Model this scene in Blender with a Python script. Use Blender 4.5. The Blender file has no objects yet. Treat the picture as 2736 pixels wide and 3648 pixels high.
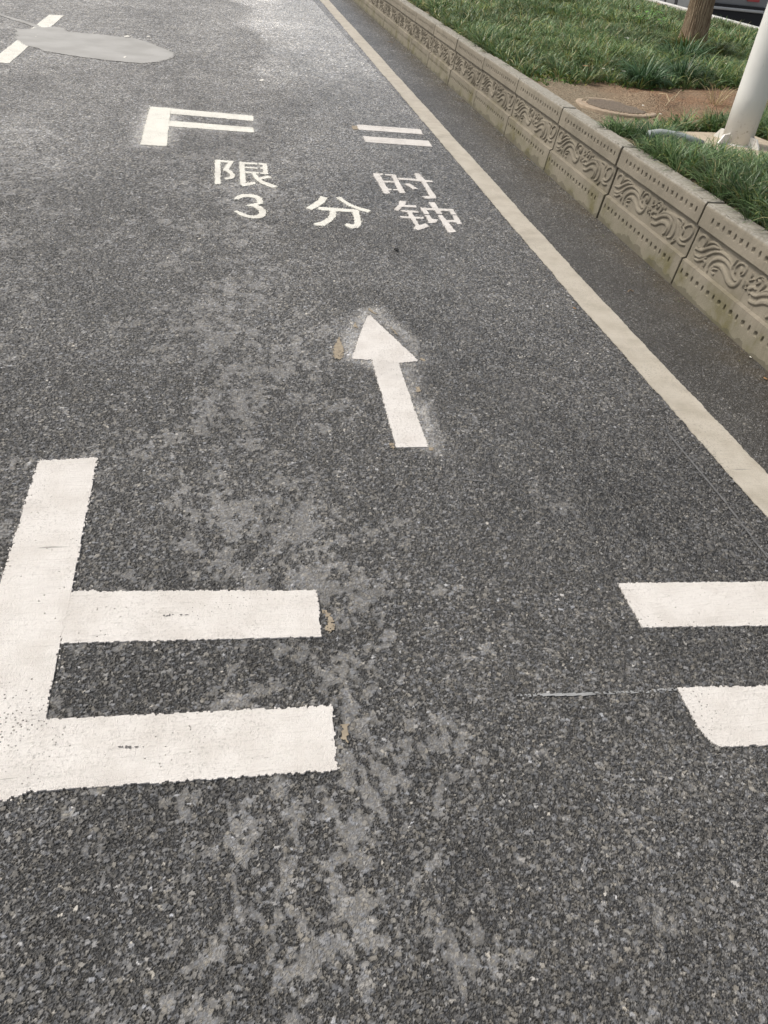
import bpy, math, random
import numpy as np
from mathutils import Vector, Matrix, noise as mnoise
sc = bpy.context.scene
R_ = math.radians
# ------------------------------------------------------------------ camera
H_CAM = 1.5
RIGHT = Vector((0.9798, -0.1767, 0.0938)); BACK = None
FOC = 2740.0; CX, CY = 1368.0, 1824.0
def _calib():
    v1 = np.array([730. - CX, -430. - CY, FOC]); v1 /= np.linalg.norm(v1)
    hd = np.array([1, .12, 0.]); n = np.cross(v1, hd); n /= np.linalg.norm(n)
    if n[1] < 0: n = -n
    Z = -n; X = np.cross(v1, Z)
    return np.array([X, v1, Z])
RM = _calib()
cam = bpy.data.cameras.new('camera'); camo = bpy.data.objects.new('camera', cam)
sc.collection.objects.link(camo); sc.camera = camo
cam.sensor_fit = 'VERTICAL'; cam.sensor_height = 36.0; cam.lens = 36.0 * FOC / 3648.0
cam.clip_start = .05; cam.clip_end = 2000
m = Matrix(((RM[0][0], -RM[0][1], -RM[0][2], 0), (RM[1][0], -RM[1][1], -RM[1][2], 0), (RM[2][0], -RM[2][1], -RM[2][2], H_CAM), (0, 0, 0, 1)))
camo.matrix_world = m
def ground(px, py, z=0.0):
    """photo pixel of a mark lying at height z -> metres in the street"""
    d = RM @ np.array([px - CX, py - CY, FOC]); t = (z - H_CAM) / d[2]
    return (d[0] * t, d[1] * t)
# ------------------------------------------------------------------ sky, sun, exposure
SUN_EL, SUN_AZ = R_(56), R_(-62)          # azimuth from +Y towards +X
w = bpy.data.worlds.new("World"); sc.world = w; w.use_nodes = True
nt = w.node_tree; bg = nt.nodes['Background']
sky = nt.nodes.new('ShaderNodeTexSky'); sky.sky_type = 'NISHITA'; sky.sun_disc = False
sky.sun_elevation = SUN_EL; sky.sun_rotation = SUN_AZ; sky.dust_density = 4.0; sky.air_density = 1.0; sky.ozone_density = 0.5
hs = nt.nodes.new('ShaderNodeHueSaturation'); hs.inputs['Saturation'].default_value = .35
nt.links.new(sky.outputs[0], hs.inputs['Color']); nt.links.new(hs.outputs[0], bg.inputs[0]); bg.inputs[1].default_value = 0.15
sl = bpy.data.lights.new('sun', 'SUN'); sl.energy = 2.2; sl.angle = R_(9); sl.color = (1, .93, .82)
so = bpy.data.objects.new('sun', sl); sc.collection.objects.link(so)
so.rotation_euler = Vector((math.sin(SUN_AZ) * math.cos(SUN_EL), math.cos(SUN_AZ) * math.cos(SUN_EL), math.sin(SUN_EL))).to_track_quat('Z', 'Y').to_euler()
sc.view_settings.view_transform = 'Standard'; sc.view_settings.look = 'None'
sc.view_settings.gamma = 1; sc.view_settings.exposure = 0.0
# ------------------------------------------------------------------ node helpers
class NT:
    def __init__(s, name):
        s.m = bpy.data.materials.new(name); s.m.use_nodes = True; s.t = s.m.node_tree
        s.b = s.t.nodes['Principled BSDF']; s.out = s.t.nodes['Material Output']
        s.co = s.t.nodes.new('ShaderNodeTexCoord').outputs['Object']
    def n(s, typ, **kw):
        nd = s.t.nodes.new(typ)
        for k, v in kw.items():
            if k.startswith('i_'):
                s.set(nd.inputs[k[2:].replace('_', ' ')], v)
            else: setattr(nd, k, v)
        return nd
    def set(s, inp, v):
        if hasattr(v, 'is_linked') or isinstance(v, bpy.types.NodeSocket): s.t.links.new(v, inp)
        else: inp.default_value = v
    def noise(s, scale, detail=3, rough=.55, vec=None, dist=0):
        nd = s.n('ShaderNodeTexNoise'); s.set(nd.inputs['Vector'], vec or s.co)
        s.set(nd.inputs['Scale'], scale); nd.inputs['Detail'].default_value = detail; nd.inputs['Roughness'].default_value = rough
        nd.inputs['Distortion'].default_value = dist
        return nd.outputs['Fac']
    def vor(s, scale, feature='F1', vec=None, rnd=1.0):
        nd = s.n('ShaderNodeTexVoronoi'); nd.feature = feature; s.set(nd.inputs['Vector'], vec or s.co)
        nd.inputs['Scale'].default_value = scale; nd.inputs['Randomness'].default_value = rnd; return nd
    def ramp(s, fac, pts, interp='LINEAR'):
        nd = s.n('ShaderNodeValToRGB'); s.set(nd.inputs[0], fac); cr = nd.color_ramp; cr.interpolation = interp
        while len(cr.elements) < len(pts): cr.elements.new(.5)
        for e, (p, c) in zip(cr.elements, pts):
            e.position = p; e.color = (c, c, c, 1) if not isinstance(c, (tuple, list)) else tuple(c) + (1,)
        return nd.outputs[0]
    def math(s, op, a, b=0.0, c=None, clamp=False):
        nd = s.n('ShaderNodeMath', operation=op, use_clamp=clamp); s.set(nd.inputs[0], a); s.set(nd.inputs[1], b)
        if c is not None: s.set(nd.inputs[2], c)
        return nd.outputs[0]
    def mix(s, f, a, b, blend='MIX'):
        nd = s.n('ShaderNodeMix', data_type='RGBA', blend_type=blend); s.set(nd.inputs[0], f)
        for i, v in ((6, a), (7, b)):
            s.set(nd.inputs[i], tuple(v) + (1,) if isinstance(v, (tuple, list)) else v)
        return nd.outputs[2]
    def maprange(s, v, a, b, c=0., d=1., smooth=True):
        nd = s.n('ShaderNodeMapRange'); nd.interpolation_type = 'SMOOTHSTEP' if smooth else 'LINEAR'
        s.set(nd.inputs[0], v)
        for i, q in enumerate((a, b, c, d)): nd.inputs[i + 1].default_value = q
        return nd.outputs[0]
    def scaled(s, sx, sy, sz, rz=0):
        nd = s.n('ShaderNodeMapping'); s.set(nd.inputs[0], s.co); nd.inputs['Scale'].default_value = (sx, sy, sz)
        nd.inputs['Rotation'].default_value = (0, 0, rz); return nd.outputs[0]
    def xyz(s):
        nd = s.n('ShaderNodeSeparateXYZ'); s.set(nd.inputs[0], s.co); return nd.outputs
    def bump(s, h, dist, strength=1.0, normal=None):
        nd = s.n('ShaderNodeBump'); s.set(nd.inputs['Height'], h); nd.inputs['Distance'].default_value = dist
        nd.inputs['Strength'].default_value = strength
        if normal is not None: s.set(nd.inputs['Normal'], normal)
        return nd.outputs[0]
    def fin(s, col=None, rough=None, normal=None, spec=None, metal=None):
        if col is not None: s.set(s.b.inputs['Base Color'], tuple(col) + (1,) if isinstance(col, (tuple, list)) else col)
        if rough is not None: s.set(s.b.inputs['Roughness'], rough)
        if normal is not None: s.set(s.b.inputs['Normal'], normal)
        if spec is not None: s.set(s.b.inputs['Specular IOR Level'], spec)
        if metal is not None: s.set(s.b.inputs['Metallic'], metal)
        return s.m
# ------------------------------------------------------------------ materials
def mat_asphalt(fine_mesh=False):
    a = NT('asphalt_chips' if fine_mesh else 'asphalt'); X, Y, Z = a.xyz()
    wob = a.math('MULTIPLY', a.math('SUBTRACT', a.noise(2.2, 3), .5), .10)
    xs = a.math('ADD', X, wob)
    xc = a.math('SUBTRACT', xs, a.math('MULTIPLY', a.math('MAXIMUM', a.math('SUBTRACT', Y, 3.7), 0.), .0135))
    gut = a.maprange(xc, 1.84, 1.86)                        # finer wearing course of the gutter strip
    # jitter the lookup so that stones are angular, uneven chips
    dn = a.n('ShaderNodeTexNoise'); a.set(dn.inputs['Vector'], a.co); dn.inputs['Scale'].default_value = 260; dn.inputs['Detail'].default_value = 1
    dv = a.n('ShaderNodeVectorMath', operation='SCALE'); a.set(dv.inputs[0], dn.outputs['Color']); dv.inputs['Scale'].default_value = .004
    vv = a.n('ShaderNodeVectorMath', operation='ADD'); a.set(vv.inputs[0], a.co); a.set(vv.inputs[1], dv.outputs[0]); P = vv.outputs[0]
    mp = a.n('ShaderNodeMapping'); a.set(mp.inputs[0], P); mp.inputs['Scale'].default_value = (1, 1.25, 1); mp.inputs['Rotation'].default_value = (0, 0, .5); P = mp.outputs[0]
    big = a.vor(88, vec=P); med = a.vor(180, vec=P); sml = a.vor(380, vec=P)
    def split(v):
        nd = a.n('ShaderNodeSeparateColor'); a.set(nd.inputs[0], v.outputs['Color']); return nd.outputs
    cb, cm, cs = split(big), split(med), split(sml)
    ptone = a.noise(1.3, 2)
    # a big chip shows only in some cells; else medium; else fine matrix
    useb = a.math('MULTIPLY', a.math('LESS_THAN', cb[0], .34), a.math('LESS_THAN', big.outputs['Distance'], .50))
    usem = a.math('MULTIPLY', a.math('LESS_THAN', cm[0], .62), a.math('LESS_THAN', med.outputs['Distance'], .52))
    G = lambda g, r=0, b=0: (g * (1 + r), g, g * (1 + b))
    tone = [(0, G(.042)), (.45, G(.070, .01, .0)), (.75, G(.105, .02, -.03)), (.90, G(.16, .03, -.05)), (.955, G(.27, .02, -.08)), (.985, G(.55, .03, -.12))]
    colb = a.ramp(cb[1], [(0, G(.060)), (.4, G(.085, 0, .02)), (.75, G(.12, .01, -.02)), (.93, G(.18, .04, -.06)), (.975, G(.48, .04, -.1))])
    colm = a.ramp(cm[1], tone)
    cols = a.ramp(cs[1], [(0, G(.022)), (.5, G(.043)), (.85, G(.078)), (.96, G(.16)), (.99, G(.34, .04, -.12))])
    col = a.mix(usem, cols, colm); col = a.mix(useb, col, colb)
    if fine_mesh: col = a.n('ShaderNodeAttribute', attribute_name='tint', attribute_type='GEOMETRY').outputs['Color']
    # heights (in mm): chips stand out with tilted facets
    def facet(v, k):
        sb = a.n('ShaderNodeVectorMath', operation='SUBTRACT'); a.set(sb.inputs[0], P); a.set(sb.inputs[1], v.outputs['Position'])
        c5 = a.n('ShaderNodeVectorMath', operation='SUBTRACT'); a.set(c5.inputs[0], v.outputs['Color']); c5.inputs[1].default_value = (.5, .5, .5)
        dt = a.n('ShaderNodeVectorMath', operation='DOT_PRODUCT'); a.set(dt.inputs[0], sb.outputs[0]); a.set(dt.inputs[1], c5.outputs[0])
        return a.math('MULTIPLY', dt.outputs['Value'], k * 1000)
    hs_ = a.math('ADD', facet(sml, .55), a.math('MULTIPLY', cs[2], .8))
    hm = a.math('ADD', a.math('ADD', facet(med, .6), a.math('MULTIPLY', cm[2], 1.2)), 0.9)
    hb = a.math('ADD', a.math('ADD', facet(big, .5), a.math('MULTIPLY', cb[2], 1.0)), 1.7)
    h = a.n('ShaderNodeMix', data_type='FLOAT'); a.set(h.inputs[0], usem); a.set(h.inputs[2], hs_); a.set(h.inputs[3], hm)
    h2 = a.n('ShaderNodeMix', data_type='FLOAT'); a.set(h2.inputs[0], useb); a.set(h2.inputs[2], h.outputs[0]); a.set(h2.inputs[3], hb)
    hh = a.math('ADD', h2.outputs[0], a.math('MULTIPLY', a.noise(34, 2), 2.2))
    # dry pale dust / slurry films lying in a band along the lane
    band = a.math('ADD', a.maprange(xs, -.35, .35), a.maprange(xs, .35, 1.15), 0)
    band = a.math('SUBTRACT', a.maprange(xs, -.3, .3), a.maprange(xs, .35, 1.05))
    bandL = a.math('MULTIPLY', a.math('SUBTRACT', 1., a.maprange(xs, -1.2, -.45)), .8)
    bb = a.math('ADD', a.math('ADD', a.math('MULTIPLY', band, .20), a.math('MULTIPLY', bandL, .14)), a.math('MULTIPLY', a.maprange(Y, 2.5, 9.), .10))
    nf = a.math('ADD', a.math('MULTIPLY', a.noise(5.5, 6, .62, vec=a.scaled(1.25, .75, 1)), .9), a.math('MULTIPLY', a.noise(40, 3), .10))
    film = a.maprange(a.math('ADD', nf, bb), .655, .73)
    fine = a.maprange(a.noise(70, 3), .35, .65, .45, 1.)
    film = a.math('MULTIPLY', a.math('MULTIPLY', film, fine), a.math('SUBTRACT', 1., gut))
    if fine_mesh: film = a.n('ShaderNodeAttribute', attribute_name='film', attribute_type='GEOMETRY').outputs['Fac']
    if not fine_mesh: col = a.mix(a.math('MULTIPLY', film, .50), col, (.165, .160, .150))
    # slow tone changes, warm dirt by the kerb, darker damp course in the gutter
    col = a.mix(1.0, col, a.ramp(a.noise(.9, 4), [(.3, .84), (.7, 1.16)]), 'MULTIPLY')
    gcol = a.mix(.45, col if fine_mesh else a.mix(.5, cols, colm), (.075, .070, .062))
    dirt = a.math('MULTIPLY', a.maprange(xc, 2.1, 2.45), a.maprange(a.noise(4, 4), .35, .7))
    gcol = a.mix(a.math('MULTIPLY', dirt, .55), gcol, (.085, .068, .045))
    col = a.mix(gut, col, gcol)
    hg = a.math('ADD', a.math('MULTIPLY', hs_, .8), a.math('MULTIPLY', a.noise(90, 2), 1.5))
    h3 = a.n('ShaderNodeMix', data_type='FLOAT'); a.set(h3.inputs[0], gut); a.set(h3.inputs[2], hh); a.set(h3.inputs[3], hg)
    flat = a.math('SUBTRACT', 1., a.math('MULTIPLY', film, .55))
    hfin = a.math('MULTIPLY', h3.outputs[0], flat)
    nrm = a.bump(a.math('MULTIPLY', a.math('ADD', hs_, a.noise(900, 2)), .35), .001) if fine_mesh else a.bump(hfin, .001, 1.0)
    # still slightly damp and polished towards the kerb side, dull and dusty on the left
    pol = a.math('MULTIPLY', a.maprange(a.math('ADD', xs, a.math('MULTIPLY', a.math('SUBTRACT', a.noise(1.1, 3), .5), 1.6)), .2, 1.5), 1.)
    rough = a.math('SUBTRACT', .58, a.math('MULTIPLY', pol, .33))
    rough = a.math('ADD', rough, a.math('MULTIPLY', film, .12))
    return a.fin(col, rough, nrm, spec=.6)
def mat_paint(name, base, dirt, gloss=.55):
    a = NT(name); n1 = a.noise(9, 5); n2 = a.noise(160, 3)
    streak = a.noise(1, 4, .6, vec=a.scaled(14, 190, 1)); streak2 = a.noise(1, 3, .6, vec=a.scaled(60, 6, 1))
    col = a.mix(a.maprange(n1, .35, .75), base, dirt)
    col = a.mix(a.maprange(streak, .50, .76, 0, .6), col, tuple(c * .80 for c in dirt))
    col = a.mix(a.math('MULTIPLY', a.maprange(n2, .50, .72), a.maprange(a.noise(3.5, 4), .40, .62, .15, .8)), col, tuple(c * .72 for c in dirt))
    col = a.mix(a.maprange(a.noise(1, 5, .65, vec=a.scaled(1.6, 3.0, 1, .3)), .52, .74, 0, .42), col, (dirt[0] * .62, dirt[1] * .61, dirt[2] * .60))
    col = a.mix(a.maprange(streak2, .58, .8, 0, .35), col, tuple(min(1, c * 1.06) for c in base))
    pit = a.vor(95); pm = a.math('LESS_THAN', pit.outputs['Distance'], a.maprange(a.noise(3.2, 4), .44, .7, 0, .26))
    col = a.mix(a.math('MULTIPLY', pm, .75), col, (.16, .15, .13))
    sc_ = a.maprange(a.noise(1, 2, .5, vec=a.scaled(5, 85, 1, .04)), .70, .76, 0, .7)
    col = a.mix(sc_, col, (.25, .235, .21))
    h = a.math('ADD', a.math('MULTIPLY', n2, .9), a.math('MULTIPLY', a.noise(420, 2), 1.2)); h = a.math('ADD', h, a.math('MULTIPLY', streak, .8))
    h = a.math('SUBTRACT', h, a.math('MULTIPLY', pm, 1.0))
    return a.fin(col, gloss, a.bump(h, .0024), spec=.3)
M = {}
M['asphalt'] = mat_asphalt(); M['chips'] = mat_asphalt(True)
M['white'] = mat_paint('white_road_paint', (.76, .725, .685), (.665, .625, .58))
M['fresh'] = mat_paint('fresh_cream_paint', (.84, .82, .74), (.76, .735, .66))
M['edge'] = mat_paint('dirty_edge_paint', (.55, .505, .43), (.43, .385, .315))
def simple(name, col, rough=.7, var=.15, scale=30, bump=.001, spec=.4, metal=0., c2=None):
    a = NT(name); n = a.noise(scale, 5)
    c2 = c2 or tuple(c * (1 - 2 * var) for c in col)
    return a.fin(a.mix(a.maprange(n, .3, .7), col, c2), rough, a.bump(n, bump) if bump else None, spec=spec, metal=metal)
M['chalk'] = simple('chalk_line', (.33, .335, .335)); M['faint'] = simple('faint_scratch', (.16, .16, .16)); M['glue'] = simple('old_tan_adhesive', (.34, .285, .21), .8, .12, 60, .002)
M['filler'] = simple('grey_filler', (.41, .40, .38), .6, .05, 3, .0012, c2=(.33, .32, .30))
def mat_kerb():
    a = NT('cast_concrete'); X, Y, Z = a.xyz(); oi = a.n('ShaderNodeObjectInfo')
    ad = a.n('ShaderNodeVectorMath', operation='ADD'); a.set(ad.inputs[0], a.co)
    cx = a.n('ShaderNodeCombineXYZ'); a.set(cx.inputs[1], a.math('MULTIPLY', oi.outputs['Random'], 37.)); a.set(ad.inputs[1], cx.outputs[0]); V = ad.outputs[0]
    n1 = a.noise(4, 6, .6, vec=V); n2 = a.noise(45, 4, vec=V); n3 = a.noise(260, 3, vec=V)
    col = a.mix(a.maprange(n1, .3, .7), (.262, .232, .182), (.20, .178, .138))
    col = a.mix(1., col, a.ramp(oi.outputs['Random'], [(0, .92), (1, 1.08)]), 'MULTIPLY')
    col = a.mix(a.maprange(n2, .55, .75, 0, .3), col, (.20, .16, .11))
    drip = a.math('MULTIPLY', a.maprange(a.noise(1, 4, .6, vec=a.scaled(1, 24, 1.6)), .52, .70), a.maprange(a.noise(3, 3, vec=V), .40, .62))
    col = a.mix(a.math('MULTIPLY', drip, .45), col, (.14, .12, .088))
    low = a.maprange(Z, .02, .17); low = a.math('SUBTRACT', 1., low)
    col = a.mix(a.math('MULTIPLY', low, a.maprange(n1, .3, .6, .25, .75)), col, (.20, .185, .13))
    moss = a.math('MULTIPLY', a.maprange(n1, .50, .66), a.math('SUBTRACT', 1., a.maprange(Z, .03, .24)))
    col = a.mix(a.math('MULTIPLY', moss, .7), col, (.13, .115, .045))
    damp = a.math('LESS_THAN', a.math('ADD', Z, a.math('MULTIPLY', a.math('SUBTRACT', a.noise(7, 5, vec=V), .5), .16)), .022)
    col = a.mix(a.math('MULTIPLY', damp, .55), col, (.085, .078, .055))
    geo = a.n('ShaderNodeNewGeometry'); nz = a.n('ShaderNodeSeparateXYZ'); a.set(nz.inputs[0], geo.outputs['Normal'])
    top = a.math('MULTIPLY', a.maprange(Z, .425, .436), 1.)
    col = a.mix(top, col, a.mix(a.maprange(n2, .3, .7), (.385, .365, .32), (.265, .245, .205)))
    pit = a.vor(170, vec=V); pm = a.math('LESS_THAN', pit.outputs['Distance'], .16)
    h = a.math('ADD', a.math('MULTIPLY', n3, 1.4), a.math('MULTIPLY', n2, 1.2)); h = a.math('SUBTRACT', h, a.math('MULTIPLY', pm, .8))
    return a.fin(col, .88, a.bump(h, .0016), spec=.25)
M['kerb'] = mat_kerb()
M['white_kerb'] = simple('pale_kerb_stone', (.66, .65, .62), .8, .1, 12)
M['soil'] = None
def mat_soil():
    a = NT('soil'); n1 = a.noise(2.2, 6, .6); n2 = a.noise(60, 5); v = a.vor(90)
    X, Y, Z = a.xyz()
    red = a.math('MULTIPLY', a.maprange(X, 2.95, 3.6), a.maprange(n1, .3, .6, .5, 1.))
    col = a.mix(red, (.34, .285, .205), (.36, .22, .135))
    col = a.mix(a.maprange(n2, .42, .62, 0, .7), col, (.14, .095, .06)); col = a.mix(a.maprange(a.noise(14, 5), .5, .7, 0, .5), col, (.36, .28, .19))
    col = a.mix(a.math('MULTIPLY', a.math('LESS_THAN', v.outputs['Distance'], .22), .5), col, (.40, .34, .26))
    return a.fin(col, .95, a.bump(a.math('ADD', n2, a.math('MULTIPLY', v.outputs['Distance'], .6)), .022), spec=.15)
M['soil'] = mat_soil()
def mat_blade():
    a = NT('grass_blades'); at = a.n('ShaderNodeAttribute', attribute_name='tint', attribute_type='GEOMETRY')
    m_ = a.fin(at.outputs['Color'], .42, None, spec=.5)
    try:
        a.b.inputs['Subsurface Weight'].default_value = 0
    except Exception: pass
    tr = a.n('ShaderNodeBsdfTranslucent'); a.set(tr.inputs[0], at.outputs['Color']); mx = a.n('ShaderNodeMixShader'); mx.inputs[0].default_value = .22
    a.t.links.new(a.b.outputs[0], mx.inputs[1]); a.t.links.new(tr.outputs[0], mx.inputs[2]); a.t.links.new(mx.outputs[0], a.out.inputs[0])
    return m_
M['blade'] = mat_blade()
def mat_bark():
    a = NT('bark'); X, Y, Z = a.xyz()
    n = a.noise(1, 4, .6, vec=a.scaled(70, 70, 5)); n2 = a.noise(60, 4)
    col = a.mix(a.maprange(n, .38, .6), (.19, .13, .085), (.40, .31, .215)); col = a.mix(a.maprange(n2, .4, .7, 0, .4), col, (.20, .15, .10))
    return a.fin(col, .9, a.bump(n, .02), spec=.2)
M['bark'] = mat_bark()
def mat_pole():
    a = NT('white_pole_paint'); n = a.noise(7, 6); X, Y, Z = a.xyz()
    st = a.math('MULTIPLY', a.maprange(a.noise(40, 5), .58, .72), a.math('SUBTRACT', 1., a.maprange(Z, .0, .25)))
    col = a.mix(a.maprange(n, .4, .8, 0, .5), (.80, .79, .75), (.72, .70, .65)); col = a.mix(a.math('MULTIPLY', st, .8), col, (.30, .25, .18))
    col = a.mix(a.maprange(a.noise(1, 3, .5, vec=a.scaled(60, 60, 5)), .70, .76, 0, .5), col, (.35, .32, .27))
    return a.fin(col, .42, a.bump(a.noise(120, 3), .0006), spec=.5)
M['pole'] = mat_pole()
M['slab'] = simple('pole_footing_concrete', (.50, .42, .32), .9, .12, 18, .006)
M['iron'] = simple('rusty_cast_iron', (.40, .31, .225), .85, .15, 25, .002, c2=(.34, .25, .175)); M['block'] = simple('worn_iron_blocks', (.31, .255, .20), .7, .15, 40, .001)
M['ring'] = simple('manhole_ring_concrete', (.42, .33, .24), .85, .12, 30, .003)
M['pipe'] = simple('grey_plastic_pipe', (.27, .31, .31), .55, .12, 20, .001, c2=(.36, .38, .36))
M['carbody'] = simple('silver_car_paint', (.40, .41, .42), .28, .02, 3, 0, metal=.6)
M['cardark'] = simple('black_car_paint', (.02, .022, .025), .25, .02, 3, 0)
M['trim'] = simple('black_plastic_trim', (.03, .03, .032), .6, .1, 50, 0)
M['chrome'] = simple('bright_trim', (.62, .62, .60), .35, .03, 5, 0, metal=.5)
M['red'] = simple('red_reflector', (.52, .10, .10), .3, .05, 80, 0)
M['glass'] = simple('dark_car_glass', (.02, .03, .035), .08, .02, 3, 0)
M['rim'] = simple('wheel_rim', (.45, .45, .45), .35, .05, 10, 0, metal=.7)
M['plate'] = simple('blank_blue_plate', (.05, .12, .35), .5, .05, 10, 0)
M['leafy'] = simple('bright_weed_leaf', (.13, .30, .045), .5, .15, 20, .002)
M['dry'] = simple('dry_leaf', (.36, .20, .09), .8, .15, 40, .002)
M['petal'] = simple('white_scrap', (.80, .77, .70), .7, .05, 40, .001)
M['blackstone'] = simple('black_lump', (.012, .012, .012), .7, .1, 90, .003)
M['twig'] = simple('dry_straw', (.52, .42, .27), .8, .1, 60, .001)
M['leaf'] = M['blade']
# ------------------------------------------------------------------ object helpers
def tag(o, label=None, cat=None, group=None, kind=None):
    for k, v in (('label', label), ('category', cat), ('group', group), ('kind', kind)):
        if v: o[k] = v
    return o
def empty(name, loc, rz=0.):
    o = bpy.data.objects.new(name, None); o.empty_display_size = .1; sc.collection.objects.link(o); o.location = loc; o.rotation_euler = (0, 0, rz); return o
def mk(name, V, F, mat, parent=None, smooth=False, loc=None):
    me = bpy.data.meshes.new(name); me.from_pydata([tuple(map(float, v)) for v in V], [], F); me.materials.append(M[mat] if isinstance(mat, str) else mat)
    if smooth: me.polygons.foreach_set('use_smooth', [True] * len(me.polygons))
    me.update(); o = bpy.data.objects.new(name, me); sc.collection.objects.link(o)
    if parent: o.parent = parent
    if loc: o.location = loc
    return o
def mkq(name, V, Q, mat, parent=None, smooth=False, tint=None):
    """fast numpy mesh of quads (V: n x 3, Q: m x 4)"""
    V = np.ascontiguousarray(V, np.float32); Q = np.ascontiguousarray(Q, np.int32)
    me = bpy.data.meshes.new(name); me.vertices.add(len(V)); me.vertices.foreach_set('co', V.ravel())
    me.loops.add(Q.size); me.loops.foreach_set('vertex_index', Q.ravel()); me.polygons.add(len(Q))
    me.polygons.foreach_set('loop_start', np.arange(0, Q.size, Q.shape[1], dtype=np.int32))
    try: me.polygons.foreach_set('loop_total', np.full(len(Q), Q.shape[1], np.int32))
    except Exception: pass
    me.polygons.foreach_set('use_smooth', np.full(len(Q), bool(smooth)))
    me.update(calc_edges=True); me.validate()
    if tint is not None:
        at = me.color_attributes.new('tint', 'FLOAT_COLOR', 'POINT'); c = np.ones((len(V), 4), np.float32); c[:, :3] = tint; at.data.foreach_set('color', c.ravel())
    me.materials.append(M[mat] if isinstance(mat, str) else mat)
    o = bpy.data.objects.new(name, me); sc.collection.objects.link(o)
    if parent: o.parent = parent
    return o
class MB:
    def __init__(s): s.V = []; s.F = []
    def box(s, x0, x1, y0, y1, z0, z1):
        b = len(s.V); s.V += [(x, y, z) for z in (z0, z1) for y in (y0, y1) for x in (x0, x1)]
        s.F += [tuple(b + i for i in f) for f in ((0, 2, 3, 1), (4, 5, 7, 6), (0, 1, 5, 4), (2, 6, 7, 3), (0, 4, 6, 2), (1, 3, 7, 5))]
    def rings(s, rings, cap=True):
        b = len(s.V); n = len(rings[0])
        for r in rings: s.V += list(r)
        for i in range(len(rings) - 1):
            for j in range(n):
                k = (j + 1) % n; s.F.append((b + i * n + j, b + i * n + k, b + (i + 1) * n + k, b + (i + 1) * n + j))
        if cap: s.F.append(tuple(b + j for j in reversed(range(n)))); s.F.append(tuple(b + (len(rings) - 1) * n + j for j in range(n)))
    def tube(s, pts, rad, n=12, cap=True):
        pts = [Vector(p) for p in pts]; rs = []
        for i, p in enumerate(pts):
            t = (pts[min(i + 1, len(pts) - 1)] - pts[max(i - 1, 0)]).normalized()
            u = t.orthogonal().normalized() if i == 0 else (u0 - t * u0.dot(t)).normalized()
            u0 = u; v = t.cross(u); r = rad[i] if isinstance(rad, (list, tuple)) else rad
            rs.append([tuple(p + (u * math.cos(a) + v * math.sin(a)) * r) for a in (2 * math.pi * j / n for j in range(n))])
        s.rings(rs, cap)
    def build(s, name, mat, parent=None, smooth=False, bevel=0):
        o = mk(name, s.V, s.F, mat, parent, smooth)
        if bevel:
            bm_ = o.modifiers.new('b', 'BEVEL'); bm_.width = bevel; bm_.segments = 2; bm_.limit_method = 'ANGLE'
        return o
rng = np.random.default_rng(7); random.seed(7)
def vnoise(x, y, s, seed=0):
    """vectorised smooth value noise 0..1"""
    ca, sa = math.cos(.6 + seed * 1.7), math.sin(.6 + seed * 1.7); x, y = (x * ca - y * sa) * s + seed * 17.3, (x * sa + y * ca) * s + seed * 9.1
    xi = np.floor(x).astype(np.int64); yi = np.floor(y).astype(np.int64); fx = x - xi; fy = y - yi
    fx = fx * fx * (3 - 2 * fx); fy = fy * fy * (3 - 2 * fy)
    def hsh(i, j):
        n = (i * 374761393 + j * 668265263 + seed * 1442695) & 0x7fffffff; n = ((n ^ (n >> 13)) * 1274126177) & 0x7fffffff
        return ((n ^ (n >> 16)) & 0xffff) / 65535.
    return (hsh(xi, yi) * (1 - fx) + hsh(xi + 1, yi) * fx) * (1 - fy) + (hsh(xi, yi + 1) * (1 - fx) + hsh(xi + 1, yi + 1) * fx) * fy
def inpoly(x, y, P):
    c = np.zeros(x.shape, bool); n = len(P); j = n - 1
    for i in range(n):
        xi, yi = P[i]; xj, yj = P[j]
        if yi != yj:
            c ^= ((yi > y) != (yj > y)) & (x < (xj - xi) * (y - yi) / (yj - yi) + xi)
        j = i
    return c
bend = lambda y: .0135 * max(0., y - 3.7)      # the kerb line swings away very slightly
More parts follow.
